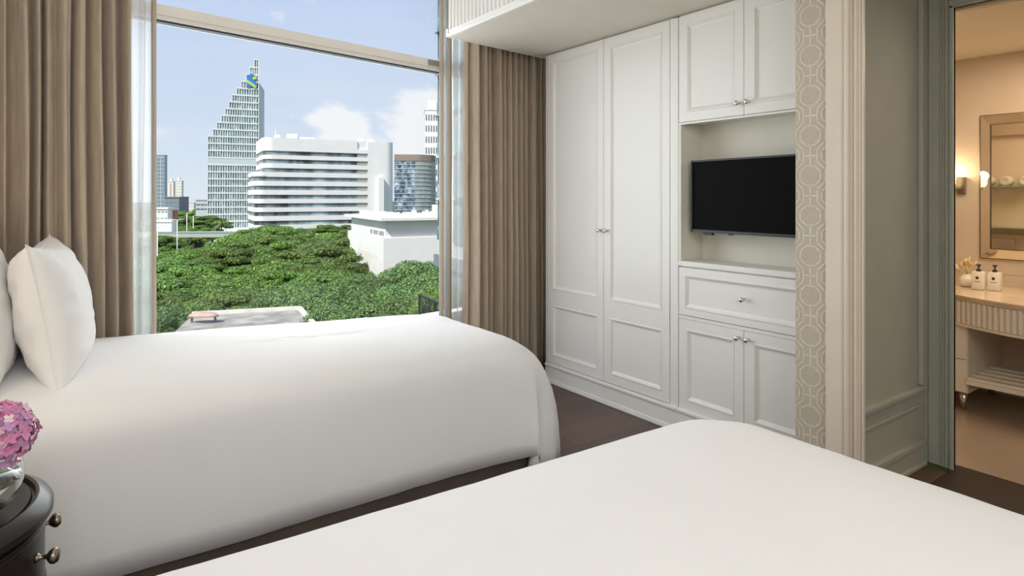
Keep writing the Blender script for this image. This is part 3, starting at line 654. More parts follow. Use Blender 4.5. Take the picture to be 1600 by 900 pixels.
bm = bmesh.new(); box(bm, -.042, -.004, -.364, .364, -.417, .417); link('glass', bm, mir, mr_)
# sconce
sc_ = thing('wall_sconce', 'small chrome wall sconce glowing beside the bathroom mirror', 'lamp', (XM, 1.695, 1.40))
bm = bmesh.new(); box(bm, -.02, 0, -.028, .028, -.06, .06, bev=.003); link('backplate', bm, M['brass'], sc_)
bm = bmesh.new(); tube(bm, [(-.02, 0, -.03), (-.06, .02, -.03), (-.075, .03, -.01)], .006, 8); link('arm', bm, M['brass'], sc_, smooth=True)
bm = bmesh.new(); lathe(bm, [(.018, 0), (.032, .02), (.036, .08), (.03, .085)], (-.075, .045, -.01), 20); o = link('shade', bm, mat('glowing_shade', (.95, .85, .65), .5, emit=(1, .78, .45), estr=2.2), sc_, smooth=True)
add_light('sconce_light', 'POINT', (XM - .09, 1.75, 1.47), 7, (1, .76, .46), radius=.03)
# vanity
CT = .72
va_ = thing('vanity', 'cream vanity with marble top, fluted bowed apron and slatted shelf', 'vanity', (4.75, 1.1, 0))
def vl(name, bm, m, sm=False): return plink(name, bm, m, va_, smooth=sm)
def bow(y, base=4.50, amp=.20, c=1.02, w=.56):
    q = (y - c) / w; return base - amp * max(0, math.cos(max(-1, min(1, q)) * math.pi / 2)) ** 1.0
def bowpts(y0, y1, off=0, n=30, xb=XM - .001, **k): 
    ys = [y0 + (y1 - y0) * i / n for i in range(n + 1)]
    return [(bow(y, **k) + off, y) for y in ys] + [(xb, y1), (xb, y0)]
bm = bmesh.new(); prism(bm, bowpts(.2, 1.86, -.02), CT - .012, CT); prism(bm, bowpts(.2, 1.86, -.008), CT - .030, CT - .0121); smooth_angle(vl('marble_top', bm, M['marble']))
bm = bmesh.new(); prism(bm, bowpts(.24, 1.83, .012), .545, CT - .031); vl('apron', bm, M['vanity'])
bm = bmesh.new(); prism(bm, bowpts(.24, 1.83, .0), .530, .5449); smooth_angle(vl('apron_moulding', bm, M['vanity']))
bm = bmesh.new(); y = .26
while y < 1.80:
    x = bow(y) + .012; lathe(bm, [(.0125, .548), (.0125, CT - .034)], (x, y, 0), 10); y += .031
smooth_angle(vl('fluting', bm, M['vanity']))
bm = bmesh.new(); box(bm, 4.50, 5.09, 1.463, 1.83, .11, .529); vl('drawer_unit', bm, M['vanity'])
for z0, z1 in ((.115, .315), (.320, .524)):
    bm = bmesh.new(); box(bm, 4.486, 4.50, 1.466, 1.827, z0, z1, bev=.003); vl('drawer', bm, M['vanity'])
bm = bmesh.new(); box(bm, 4.50, 5.09, .24, .56, .11, .529); vl('drawer_unit', bm, M['vanity'])
for (x, y) in ((4.54, 1.50), (4.54, 1.79), (5.03, 1.50), (4.54, .3), (4.54, .5), (5.03, .5)):
    bm = bmesh.new(); lathe(bm, [(.014, 0), (.024, .11)], (x, y, 0), 12); vl('leg', bm, M['chrome'], True)
for i in range(5):
    x = 4.47 + i * .10
    bm = bmesh.new(); box(bm, x, x + .055, .56, 1.462, .20, .218, bev=.004); vl('shelf_slat', bm, M['vanity'])
for a in (4.46, 4.95):
    bm = bmesh.new(); box(bm, a, a + .02, .56, 1.462, .175, .2); vl('shelf_rail', bm, M['vanity'])
# basin
bm = bmesh.new(); lathe(bm, [(.20, 0), (.198, .004), (.185, .001), (.15, .0012), (0, .0012)], (4.74, 1.02, CT), 48, sx=.8, sy=1.05); smooth_angle(vl('basin', bm, M['bwall']))
# bottles
bmat_ = mat('white_bottle', (.82, .76, .66), .35); pbl = mat('black_pump', (.02, .02, .02), .4)
b0 = thing('pump_bottle', 'white pump bottle on the vanity, left of its twin', 'bottle', (4.80, 1.502, CT + .0005), 'pump bottles on the vanity')
bm = bmesh.new(); box(bm, -.028, .028, -.034, .034, 0, .118, bev=.008); smooth_angle(link('body', bm, bmat_, b0), 40)
bm = bmesh.new(); lathe(bm, [(.013, .118), (.013, .132), (.005, .134), (.005, .152), (.012, .154), (.012, .164), (0, .165)], (0, 0, 0), 16); tube(bm, [(0, 0, .160), (-.03, .0, .158)], .004, 8); link('pump', bm, pbl, b0, smooth=True)
bm = bmesh.new(); lathe(bm, [(0, 0), (.009, 0), (.009, .001), (0, .001)], (-.0281, 0, .078), 20, '-X'); box(bm, -.0286, -.0278, -.016, .016, .052, .055); link('label_mark', bm, pbl, b0)
b1 = copy_tree(b0); b1.location = (4.83, 1.425, CT + .0005); b1['label'] = 'white pump bottle on the vanity, right of its twin'
# tap
bm = bmesh.new(); tube(bm, [(5.09, 1.30, CT + .09), (5.0, 1.29, CT + .09), (4.92, 1.285, CT + .08)], .009, 10); lathe(bm, [(.022, 0), (.022, .012)], (5.098, 1.30, CT + .09), 16, '-X')
tag(link('basin_tap', bm, M['chrome'], smooth=True), 'chrome wall tap spout above the basin', 'tap')
# little round vase with dried blooms
dv = thing('dried_flower_vase', 'small round white vase of dried cream blooms on the vanity', 'vase', (4.90, 1.60, CT + .0005))
bm = bmesh.new(); lathe(bm, [(0, 0), (.028, 0), (.045, .018), (.050, .04), (.042, .062), (.024, .076), (.022, .084), (.018, .084), (.018, .07), (0, .05)], (0, 0, 0), 28); link('pot', bm, bmat_, dv, smooth=True)
dm = mat('dried_bloom', (.72, .56, .30), .8, var=.2, vscale=60)
rr = random.Random(12)
for k in range(26):
    a = rr.uniform(0, 6.28); t = rr.uniform(.1, 1.15); L_ = rr.uniform(.075, .11); d = Vector((math.sin(t) * math.cos(a), math.sin(t) * math.sin(a), math.cos(t))); p0 = Vector((0, 0, .078)); p1 = p0 + d * L_
    bm = bmesh.new(); tube(bm, [p0, p0 + d * L_ * .6], .0012, 5)
    q = d.to_track_quat('Z', 'Y').to_matrix().to_4x4(); bb = bmesh.new(); lathe(bb, [(0, -.018), (.0075, -.008), (.009, .002), (.006, .014), (0, .021)], (0, 0, 0), 8); bb.transform(Matrix.Translation(p1) @ q)
    me = bpy.data.meshes.new('t'); bb.to_mesh(me); bb.free(); bm.from_mesh(me); bpy.data.meshes.remove(me); link('bloom', bm, dm, dv, smooth=True)

# ------------------------------------------------------------------ outside: ground, city, trees
GZ = -18.0
grd = mat('park_ground', (.055, .085, .03), .95, var=.5, vscale=.05)
bm = bmesh.new(); box(bm, -1500, 1500, -400, 2600, GZ - 1, GZ); o = link('ground', bm, grd); o['kind'] = 'structure'
WHT = mat('white_facade', (.80, .79, .76), .6, var=.03, vscale=.3); CREAM = mat('cream_facade', (.74, .71, .63), .7, var=.04, vscale=.3)
def ray(u): return (u - 800) / FPX
def zv(v, d): return CH + (HV - v) / FPX * d
def facade(lat0, dep0, ang):
    'plan frame: origin at left end, dx along the facade (to the right), dy pointing away from camera'
    a = math.radians(ang); o = EL(lat0, dep0); dx = RIGHT * math.sin(a) + VIEW * math.cos(a); dy = -RIGHT * math.cos(a) + VIEW * math.sin(a)
    return o, dx, dy
def local(parent, bm, name, m, smooth=False): return plink(name, bm, m, parent, smooth=smooth)
# stepped glass tower
D0 = 270.0
O, dx, dy = facade(ray(325) * D0, D0, 66)
def along(u, o=O, dx=dx):   # distance along facade that appears at u
    r = ray(u); lx, ly = o.dot(RIGHT), o.dot(VIEW); ax, ay = dx.dot(RIGHT), dx.dot(VIEW); return (r * ly - lx) / (ax - r * ay)
def dep(s, o=O, dx=dx): return (o + dx * s).dot(VIEW)
tw = thing('office_tower', 'stepped pale glass office tower with a pointed top and blue green emblem', 'building', (O.x, O.y, GZ))
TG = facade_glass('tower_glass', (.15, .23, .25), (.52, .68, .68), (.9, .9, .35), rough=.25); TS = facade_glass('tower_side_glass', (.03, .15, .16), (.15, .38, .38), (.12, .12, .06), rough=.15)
steps = [(397.5, 92), (390.5, 104), (385, 115), (377, 126), (370, 137), (363, 148), (358, 158.5), (352, 169), (346, 180), (339, 190.5), (333, 201), (325, 211.5)]
SR = along(404); levels = []
zs = [zv(v, dep(along(u))) for u, v in steps]; ls = [along(u) for u, v in steps]
pitch = (zs[3] - zs[11]) / 8
bmG = bmesh.new(); bmB = bmesh.new(); bmF = bmesh.new(); bmS = bmesh.new()
zt = [zs[3] + pitch * (3 - i) if i > 3 else zs[i] for i in range(12)]
zlist = list(zt); k = 0
z = zt[-1]; segs = []
for i in range(12): segs.append((ls[i], (zt[i + 1] if i < 11 else zt[11] - pitch), zt[i]))
z = zt[11] - pitch; row = 1
while z > GZ + 4.5: segs.append((ls[11] - row * .02, max(z - pitch, GZ + 4), z)); z -= pitch; row += 1
for n_, (s0, za, zb) in enumerate(segs):
    obox(bmG, O, dx, dy, s0, SR, .25, 14 if n_ > 2 else 3, za, zb)
    obox(bmB, O, dx, dy, s0 - .1, SR + .1, -.15, .5, zb - .55, zb)
    w = SR - s0; nf = max(2, round(w / .98))
    if n_ == 14: continue
    for f_ in range(nf + 1):
        sx = SR - w * f_ / nf; obox(bmF, O, dx, dy, sx - .13, sx + .13, -.1, .3, za, zb - .5)
plink('glass_wall', bmG, TG, tw); plink('floor_bands', bmB, WHT, tw); plink('mullions', bmF, WHT, tw)
bm = bmesh.new(); e1 = O + dx * (SR + .05); c1 = EL(ray(413) * 292, 292)
prism(bm, [(e1.x, e1.y), (c1.x, c1.y), (c1.x - 4, c1.y + 1), (e1.x - 3, e1.y + 2)], GZ, 0)
ztf, ztb = zv(129, 279), zv(141, 292)
for v in bm.verts:
    if v.co.z > -1: v.co.z = ztf if (Vector((v.co.x, v.co.y, 0)) - Vector((e1.x, e1.y, 0))).length < (Vector((v.co.x, v.co.y, 0)) - Vector((c1.x, c1.y, 0))).length else ztb
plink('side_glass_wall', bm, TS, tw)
bm = bmesh.new(); pl = segs[14]; obox(bm, O, dx, dy, pl[0], SR, -.05, .4, pl[1], pl[2] - .5); plink('plant_floor_louvres', bm, mat('pale_louvre', (.55, .63, .60), .6, var=.1), tw)
bm = bmesh.new(); za = GZ; a = O + dx * (-7) + dy * -6; obox(bm, O, dx, dy, -.6, SR + 1, -1, 15, GZ, GZ + 4.2); plink('podium', bm, WHT, tw)
bm = bmesh.new()      # splayed concrete skirt
P = [O + dx * -.5, O + dx * SR, O + dx * (SR + 1) + dy * -9, O + dx * -6 + dy * -9]
vv = [bm.verts.new((p.x, p.y, h)) for p, h in zip(P, (GZ + 5.5, GZ + 5.5, GZ + 1.2, GZ + 1.2))]; v2 = [bm.verts.new((p.x, p.y, GZ)) for p in P]
bm.faces.new(vv)
for i in range(4): bm.faces.new((vv[i], vv[(i + 1) % 4], v2[(i + 1) % 4], v2[i]))
plink('splayed_skirt', bm, WHT, tw)
# emblem: blue loop and green diagonal on the pointed top
em = bpy.data.objects.new('emblem', None); 
def quadm(bm, pts, y=-.5, th=.25):
    # pts in (u,v) on the facade plane
    P_ = []
    for (u, v) in pts:
        s = along(u); d_ = dep(s); q = O + dx * s + dy * y; P_.append((q.x, q.y, zv(v, d_)))
    a = [bm.verts.new(p) for p in P_]; b_ = [bm.verts.new((p[0] + dy.x * th, p[1] + dy.y * th, p[2])) for p in P_]
    bm.faces.new(a); bm.faces.new(b_[::-1]); n = len(a)
    for i in range(n): bm.faces.new((a[i], a[(i + 1) % n], b_[(i + 1) % n], b_[i]))
BLU = mat('emblem_blue', (.05, .20, .62), .4); GRN = mat('emblem_green', (.42, .72, .12), .4)
bm = bmesh.new(); quadm(bm, [(385, 120), (391, 115.5), (396, 116), (396, 119), (391.5, 121.5), (400, 128), (400, 133), (397, 132.5), (386, 124.5)]); quadm(bm, [(385, 128), (392, 133), (391, 137), (386, 137)], y=-.45); eb = plink('emblem', bm, BLU, tw); 
bm = bmesh.new(); quadm(bm, [(385, 125.5), (387, 125), (400, 134.5), (399, 138.5), (385, 129)], y=-.7); quadm(bm, [(393, 122), (398.5, 119), (400, 120), (400, 124), (396, 125)], y=-.7); o = plink('emblem_green_stroke', bm, GRN, tw)

# banded white office building with rounded left end
O2, dx2, dy2 = facade(ray(411) * 200, 200, 62)
al2 = lambda u: along(u, O2, dx2); dp2 = lambda s: dep(s, O2, dx2)
wbld = thing('office_building', 'long white office block with ribbon windows and a rounded end', 'building', (O2.x, O2.y, GZ))
BG = facade_glass('ribbon_glass', (.045, .06, .07), (.42, .52, .55), (.09, .09, .02), rough=.25)
def plan2(s0, s1, ins, depth=22, r=3.2):
    pts = []
    for k in range(9):
        a = math.pi + (math.pi / 2) * k / 8; pts.append((s0 + r + r * math.cos(a) + (ins if k == 0 else ins * abs(math.cos(a))), r + r * math.sin(a) + ins * abs(math.sin(a))))
    pts = pts + [(s1, ins), (s1, depth), (s0 + ins, depth)]
    return [(O2.x + dx2.x * a + dy2.x * b, O2.y + dx2.y * a + dy2.y * b) for a, b in pts]
sW = al2(557); sT = al2(575); sE = al2(617); DR = 210.0
wv = [241, 253.5, 267, 280.5, 294, 307.5, 320.5, 333.5, 347, 360]; hv = 3.1
zwin = [(zv(v + hv, dp2(sW * .6)), zv(v - hv, dp2(sW * .6))) for v in wv]
top2 = zv(214, 200)
prev = top2
for i, (z0, z1) in enumerate(zwin):
    s0 = 0 if i < 3 else -2.7
    bm = bmesh.new(); prism(bm, plan2(s0, sW + .3, 0), z1, prev)
    if i == 3: prism(bm, plan2(-2.7, 1, 0), z1, prev - 1.2)
    plink('spandrel', bm, WHT, wbld)
    bm = bmesh.new(); prism(bm, plan2(s0, sW + .3, .35), z0 + .02, z1 - .02); plink('ribbon_window', bm, BG, wbld)
    prev = z0
bm = bmesh.new(); prism(bm, plan2(-2.7, sW + .3, 0), GZ, prev); plink('spandrel', bm, WHT, wbld)
bm = bmesh.new(); obox(bm, O2, dx2, dy2, sW + .3, sT, .5, 22, GZ, top2)
obox(bm, O2, dx2, dy2, sT, sE - 3, 0, 22, GZ, top2)
for k in range(6):      # rounded right end
    a0, a1 = math.pi / 2 * k / 6, math.pi / 2 * (k + 1) / 6
    P2 = lambda a: (O2.x + dx2.x * (sE - 3 + 3 * math.sin(a)) + dy2.x * (3 - 3 * math.cos(a)), O2.y + dx2.y * (sE - 3 + 3 * math.sin(a)) + dy2.y * (3 - 3 * math.cos(a)))
    C2 = (O2.x + dx2.x * (sE - 3) + dy2.x * 3, O2.y + dx2.y * (sE - 3) + dy2.y * 3); prism(bm, [C2, P2(a0), P2(a1)], GZ, top2)
obox(bm, O2, dx2, dy2, sE - 3.1, sE, 3, 22, GZ, top2)
plink('end_wall', bm, WHT, wbld)
for (z0, z1) in zwin:
    bm = bmesh.new(); obox(bm, O2, dx2, dy2, sW + .5, sT - .2, .3, .6, z0, z1); plink('stair_window', bm, mat('louvre_grey', (.38, .37, .34), .6) if 'lg' not in M else M['lg'], wbld); M['lg'] = bpy.data.materials['louvre_grey']
    bm = bmesh.new(); obox(bm, O2, dx2, dy2, sW + .3, sT, 0, .55, z1, z1 + 1.35); plink('spandrel', bm, WHT, wbld)
bm = bmesh.new(); obox(bm, O2, dx2, dy2, al2(590), al2(598), -1.6, 0, GZ, zv(277, 215)); plink('stair_shaft', bm, WHT, wbld)
bm = bmesh.new()
for (u, h, w) in ((432, 1.2, 1.6), (452, 1.8, 3), (470, .8, 5), (565, 1.2, 1.4), (580, 1.0, 2)): obox(bm, O2, dx2, dy2, al2(u), al2(u) + w, 3, 6, top2, top2 + h)
q = O2 + dx2 * al2(433) + dy2 * 4; tube(bm, [(q.x, q.y, top2), (q.x, q.y, top2 + 3)], .12, 6)
plink('rooftop_plant', bm, WHT, wbld)

# curved blue glass block
O3, dx3, dy3 = facade(ray(616) * 262, 262, 80)
cb = thing('glass_block', 'blue glass office block with a brown crown behind the white block', 'building', (O3.x, O3.y, GZ))
s3 = [along(u, O3, dx3) for u in (616, 649, 674, 682)]; Pt = lambda a, b: (O3.x + dx3.x * a + dy3.x * b, O3.y + dx3.y * a + dy3.y * b)
cg = facade_glass('blue_reflecting_glass', (.05, .09, .14), (.52, .62, .68), (.5, .5, .35), rough=.2); gg = facade_glass('grey_glass', (.24, .28, .28), (.38, .42, .40), (.3, .3, .1), rough=.3)
bm = bmesh.new(); prism(bm, [Pt(s3[0], .4), Pt(s3[1], 0), Pt(s3[1], 10), Pt(s3[0], 10)], GZ, zv(251, 262)); plink('blue_glass_wall', bm, cg, cb)
bm = bmesh.new(); cur = [Pt(s3[1] + (s3[2] - s3[1]) * t, 1.2 * (t ** 2) * 2.2) for t in [k / 8 for k in range(9)]]; prism(bm, cur + [Pt(s3[3], 6), Pt(s3[3], 12), Pt(s3[1], 12)], GZ, zv(251, 262)); plink('curved_glass_wall', bm, gg, cb)
bm = bmesh.new(); prism(bm, [Pt(s3[0], .3), Pt(s3[1], -.2)] + [Pt(s3[1] + (s3[2] - s3[1]) * t, 1.2 * (t ** 2) * 2.2 - .2) for t in [k / 8 for k in range(1, 9)]] + [Pt(s3[3], 6), Pt(s3[3], 12), Pt(s3[0], 12)], zv(251, 262), zv(241, 262)); plink('brown_crown', bm, mat('brown_stone', (.26, .20, .16), .7, var=.1, vscale=.5), cb)
bm = bmesh.new()
for k in range(24):
    z = zv(251, 262) - (k + 1) * 1.75
    prism(bm, [Pt(s3[0], .2), Pt(s3[1], -.25)] + [Pt(s3[1] + (s3[2] - s3[1]) * t, 1.2 * (t ** 2) * 2.2 - .25) for t in [j / 8 for j in range(1, 9)]] + [Pt(s3[3], 5.8), Pt(s3[3], 7), Pt(s3[0], 7)], z, z + .22)
plink('floor_lines', bm, mat('pale_spandrel', (.55, .58, .56), .5), cb)

def simple_tower(name, label, u0, u1, v0, D, m, mwin=None, rows=8, cols=4, ang=80, depth=15, v1=None, wf=.5, hf=.5, roof=None):
    O_, a_, b_ = facade(ray(u0) * D, D, ang); s1 = along(u1, O_, a_); t = thing(name, label, 'building', (O_.x, O_.y, GZ)); z1 = zv(v0, D); z0 = GZ if v1 is None else zv(v1, D)
    bm = bmesh.new(); obox(bm, O_, a_, b_, 0, s1, 0, depth, z0, z1); obox(bm, O_, a_, b_, -.2, s1 + .2, -.3, depth, z1, z1 + .6); plink('walls', bm, m, t)
    if mwin:
        bm = bmesh.new(); H = zv(v0, D) - zv(330, D) if v1 is None else z1 - z0
        for r_ in range(rows):
            for c_ in range(cols):
                a = s1 * (c_ + .5 - wf / 2) / cols; z = z1 - 1 - (H - 1) * (r_ + .5 + hf / 2) / rows; obox(bm, O_, a_, b_, a, a + s1 * wf / cols, -.15, .1, z, z + (H - 1) * hf / rows)
        plink('windows', bm, mwin, t)
    if roof:
        bm = bmesh.new(); obox(bm, O_, a_, b_, s1 * roof[0], s1 * roof[1], 1, depth * .7, z1, z1 + roof[2]); plink('roof_block', bm, m, t)
    return t
DW = mat('dark_window', (.13, .17, .19), .25); GW = mat('grey_window', (.35, .38, .40), .4)
simple_tower('apartment_tower', 'tall white apartment tower with small windows beside the near glass facade', 664, 700, 172, 350, WHT, DW, 9, 9, wf=.45, hf=.55, roof=(.12, .5, 6))
simple_tower('skyline_tower', 'slim grey glass tower on the left skyline', 244, 257, 243, 420, mat('hazed_facade', (.38, .44, .48), .5, var=.05), mat('slate_glass', (.22, .28, .32), .3), 14, 2, wf=.7, hf=.7, depth=5)  # distance haze is mixed into this facade's base colour
simple_tower('skyline_tower', 'pale cream tower on the far left skyline with a brown stripe', 262, 271, 284, 620, CREAM, mat('brown_stripe', (.5, .38, .3), .6), 1, 1, wf=.25, hf=.96, roof=(.3, .7, 3), depth=5)
simple_tower('skyline_tower', 'second pale cream tower on the far skyline, right of the striped one', 275, 284, 283, 640, CREAM, GW, 10, 3, wf=.3, hf=.4, roof=(.2, .6, 4), depth=5)
simple_tower('low_block', 'low slate block below the skyline towers', 257, 280, 309, 330, mat('slate_block', (.20, .23, .26), .6, var=.1), GW, 3, 5, v1=None, wf=.6, hf=.2)
simple_tower('low_block', 'low pale office block just left of the stepped tower', 306, 326, 313, 300, mat('pale_grey_facade', (.50, .54, .55), .6, var=.05), DW, 2, 3, wf=.8, hf=.3)
simple_tower('low_block', 'distant whitish block on the skyline between towers', 284, 303, 318, 500, CREAM, GW, 2, 6, wf=.5, hf=.3)
simple_tower('low_block', 'white low building with a red brown end at the far left', 240, 262, 327, 200, WHT, DW, 2, 4, wf=.6, hf=.15, depth=5)
simple_tower('low_block', 'small red brown block attached beside the white low building', 264.5, 273, 331, 205, mat('terracotta', (.45, .20, .12), .8), None, depth=3)
simple_tower('low_block', 'white walled building with pale roof beyond the palms at left', 238, 268, 347, 170, WHT, GW, 1, 5, wf=.6, hf=.1, depth=4)

# white boxy building right
Dc = 80.0; cor = EL(ray(603) * Dc, Dc); dL = (RIGHT * -.454 + VIEW * .891); dR_ = (RIGHT * .891 + VIEW * .454)
bxb = thing('white_hall', 'boxy white windowless building with a flat overhanging roof', 'building', (cor.x, cor.y, GZ))
zr = CH - 2.7; zl = CH - 5.3
bm = bmesh.new(); obox(bm, cor, dL, dR_, -.15, 21.0, -.35, 32, GZ, zl); plink('lower_wall', bm, WHT, bxb)
bm = bmesh.new(); obox(bm, cor, dL, dR_, .25, 20.0, .0, 32, zl, zr - .35); plink('upper_wall', bm, WHT, bxb)
bm = bmesh.new(); obox(bm, cor, dL, dR_, -.9, 21.2, -.9, 33, zr - .35, zr); plink('roof_slab', bm, WHT, bxb)
bm = bmesh.new(); rr = random.Random(4)
for k in range(46):
    a, b_ = rr.uniform(0, 19), rr.uniform(0, 14); w, h = rr.uniform(.2, .9), rr.uniform(.15, .7); obox(bm, cor, dL, dR_, a, a + w, b_, b_ + rr.uniform(.2, 1), zr, zr + h)
plink('rooftop_plant', bm, WHT, bxb)
bm = bmesh.new(); q = cor + dL * 6 + dR_ * 9; box(bm, q.x, q.x + 1, q.y, q.y + 1.2, zr, zr + 1.6); plink('roof_tank', bm, CREAM, bxb)
bm = bmesh.new()      # dark worn lettering high on the left face
s = .9; rr = random.Random(2)
for word in (4, 4, 2):
    for c_ in range(word):
        for (a, w, h0, h1) in ((0, .10, 0, .6), (.36, .10, 0, .6), (.1, .26, .50, .6), (.1, .26, .24 + rr.uniform(-.1, .1), .34), (.1, .26, 0, .09)):
            if rr.random() < .25 and a == .1: continue
            obox(bm, cor, dL, dR_, s + a, s + a + w, -.05, .02, zl + .20 + h0, zl + .20 + h1)
        s += .62
    s += .5
plink('worn_lettering', bm, mat('faded_dark_paint', (.30, .30, .31), .7), bxb)
bm = bmesh.new(); obox(bm, cor, dL, dR_, -.2, -.1, 12.5, 13.1, zl - 3.2, zl - 2.2); plink('vent', bm, DW, bxb)
bm = bmesh.new()
for k in range(7): obox(bm, cor, dL, dR_, 3 + k * 1.6, 4.3 + k * 1.6, -.372, -.352, zl - 2.9, zl - 2.3)
plink('wall_louvre', bm, CREAM, bxb)

# neighbour facade at the right edge of the window
Dn = 48.0; fo = EL(ray(684.5) * Dn, Dn); dN = RIGHT * .454 + VIEW * -.891; bN = RIGHT * .891 + VIEW * .454
nb = thing('neighbour_building', 'tall neighbouring facade with narrow windows at the right window edge', 'building', (fo.x, fo.y, GZ))
bm = bmesh.new(); obox(bm, fo, dN, bN, 0, 14, 0, 12, -3.1, 42); plink('walls', bm, mat('pale_stone_facade', (.64, .66, .64), .6, var=.04), nb)
NG = facade_glass('neighbour_glass', (.12, .24, .26), (.42, .58, .60), (.4, .4, .4), rough=.15)
bm = bmesh.new(); obox(bm, fo, dN, bN, -.3, 14.3, -.25, 12.2, -4.0, -3.1); obox(bm, fo, dN, bN, 0, 14, .1, 12, GZ, -4.0); plink('base_ledge', bm, mat('slate_ledge', (.20, .23, .25), .6), nb)
for k in range(13):
    z = CH + .95 + k * 3.22 - 3.22
    if z > 38: break
    for s in (.35, 3.6, 7, 10.4):
        bm = bmesh.new(); obox(bm, fo, dN, bN, s, s + 2.4, -.10, .05, z, z + 1.95); w_ = plink('window', bm, NG, nb)
        bm = bmesh.new()
        for q in (s, s + .8, s + 1.6, s + 2.34): obox(bm, fo, dN, bN, q, q + .07, -.16, .0, z, z + 1.95)
        obox(bm, fo, dN, bN, s - .1, s + 2.5, -.35, .0, z + 1.95, z + 2.06); plink('window_bars', bm, DW, w_, off=nb.location)
        bm = bmesh.new(); obox(bm, fo, dN, bN, s, s + 2.4, -.22, -.05, z - 1.0, z - .05); plink('glass_balustrade', bm, NG, nb)
# low flat roof and canopy below
lr = thing('flat_roof', 'stained concrete flat roof just beyond the bed', 'roof', EL(ray(400) * 40, 40, GZ))
def at_z(u, v, z): d = (CH - z) * FPX / (v - HV); return EL(ray(u) * d, d, z)
zr_ = -6.2; pA, pB, pC, pD = at_z(300, 493, zr_), at_z(468, 483.5, zr_), at_z(500, 520, zr_), at_z(250, 540, zr_)
cm = mat('stained_concrete', (.33, .31, .275), .9, var=.4, vscale=.9)
bm = bmesh.new(); prism(bm, [(p.x, p.y) for p in (pA, pB, pC, pD)], zr_ - .6, zr_); plink('slab', bm, cm, lr)
bm = bmesh.new()
for a, b_ in ((pA, pB), (pB, pC)):
    d_ = (b_ - a).normalized(); nn_ = Vector((-d_.y, d_.x, 0)); obox(bm, a, d_, nn_, 0, (b_ - a).length, -.12, .12, zr_, zr_ + .22)
plink('parapet', bm, mat('pale_parapet', (.68, .66, .60), .8, var=.15, vscale=1), lr)
bm = bmesh.new(); prism(bm, [(pA.x + 1.5, pA.y - 1), (pB.x - 1, pB.y - 1), (pC.x - 1, pC.y + .5), (pD.x + 1, pD.y + .5)], GZ, zr_ - .6); plink('walls', bm, CREAM, lr)
ca = at_z(318, 491, zr_ + .5); ry = thing('roof_canopy', 'small pinkish rounded canopy on the concrete roof', 'canopy', (ca.x, ca.y, zr_))
bm = bmesh.new()
for i in range(14):
    pass
lathe(bm, [(0, 1.0), (.25, .95), (.42, .75), (.46, .55), (.42, .55), (0, .8)], (0, 0, 0), 20, sx=1, sy=1)
for v in bm.verts: v.co = Vector((0, 0, v.co.z * .6 + .05)) + RIGHT * (v.co.x * 2.0) + VIEW * (v.co.y * 1.0)
link('shell', bm, mat('faded_terracotta', (.52, .33, .27), .7, var=.15, vscale=2), ry, smooth=True)
bm = bmesh.new()
for a in (-1, 1): q = RIGHT * a * .7; box(bm, q.x - .06, q.x + .06, q.y - .06, q.y + .06, 0, .38)
link('posts', bm, DW, ry)
# railing
rl = thing('balcony_railing', 'black patterned metal railing outside the window, lower right', 'railing')
Ar = at_z(655, 459, -1.8); Br = Ar + (RIGHT * .454 + VIEW * -.891) * 6
iron = mat('black_iron', (.025, .025, .028), .5); bm = bmesh.new()
d_ = (Br - Ar).normalized(); nn_ = Vector((-d_.y, d_.x, 0))
obox(bm, Ar, d_, nn_, 0, 6, -.03, .03, -1.86, -1.80); obox(bm, Ar, d_, nn_, 0, 6, -.02, .02, -2.90, -2.85); link('rails', bm, iron, rl)
for k in range(5):
    bm = bmesh.new(); obox(bm, Ar, d_, nn_, k * 1.48, k * 1.48 + .06, -.03, .03, -2.95, -1.86); link('post', bm, iron, rl)
bm = bmesh.new(); rr = random.Random(3)
for k in range(44):
    s = .1 + k * .135; p = Ar + d_ * s; p.z = -2.85; q1 = p + d_ * rr.uniform(-.12, .12); q1.z = -2.5; q2 = p + d_ * rr.uniform(-.16, .16); q2.z = -2.15; q3 = p + d_ * rr.uniform(-.1, .1); q3.z = -1.86
    tube(bm, [p, q1, q2, q3], .018, 5)
for k in range(14):
    s = .2 + k * .42; p = Ar + d_ * s; tube(bm, [Vector((p.x, p.y, -2.35)) + d_ * .17 * math.cos(a * .785) + Vector((0, 0, .3 * math.sin(a * .785))) for a in range(9)], .015, 5)
link('scrollwork', bm, iron, rl)
bm = bmesh.new(); obox(bm, Ar, d_, nn_, -.3, 6.2, -.1, 5, -3.2, -2.95); tag(link('terrace_slab', bm, CREAM), 'pale terrace slab below the black railing', 'terrace')
# lamp posts
for (u, v0, D, lab) in ((277, 344, 150, 'white street lamp post left of the stepped tower'), (292, 333, 190, 'distant street lamp post beyond the trees, middle of three'), (302, 337, 200, 'distant street lamp post nearest the stepped tower'), (246, 355, 120, 'pale street lamp post at the left window edge')):
    t = thing('street_lamp', lab, 'street lamp', EL(ray(u) * D, D, GZ), 'street lamps in the park'); h = zv(v0, D) - GZ
    bm = bmesh.new(); tube(bm, [(0, 0, 0), (0, 0, h)], .16, 8, r1=.09); link('post', bm, WHT, t, smooth=True)
    bm = bmesh.new(); tube(bm, [(0, 0, h - .1), Vector((0, 0, h + .2)) + RIGHT * .8, Vector((0, 0, h + .2)) + RIGHT * 1.5], .08, 6); link('lamp_arm', bm, WHT, t, smooth=True)
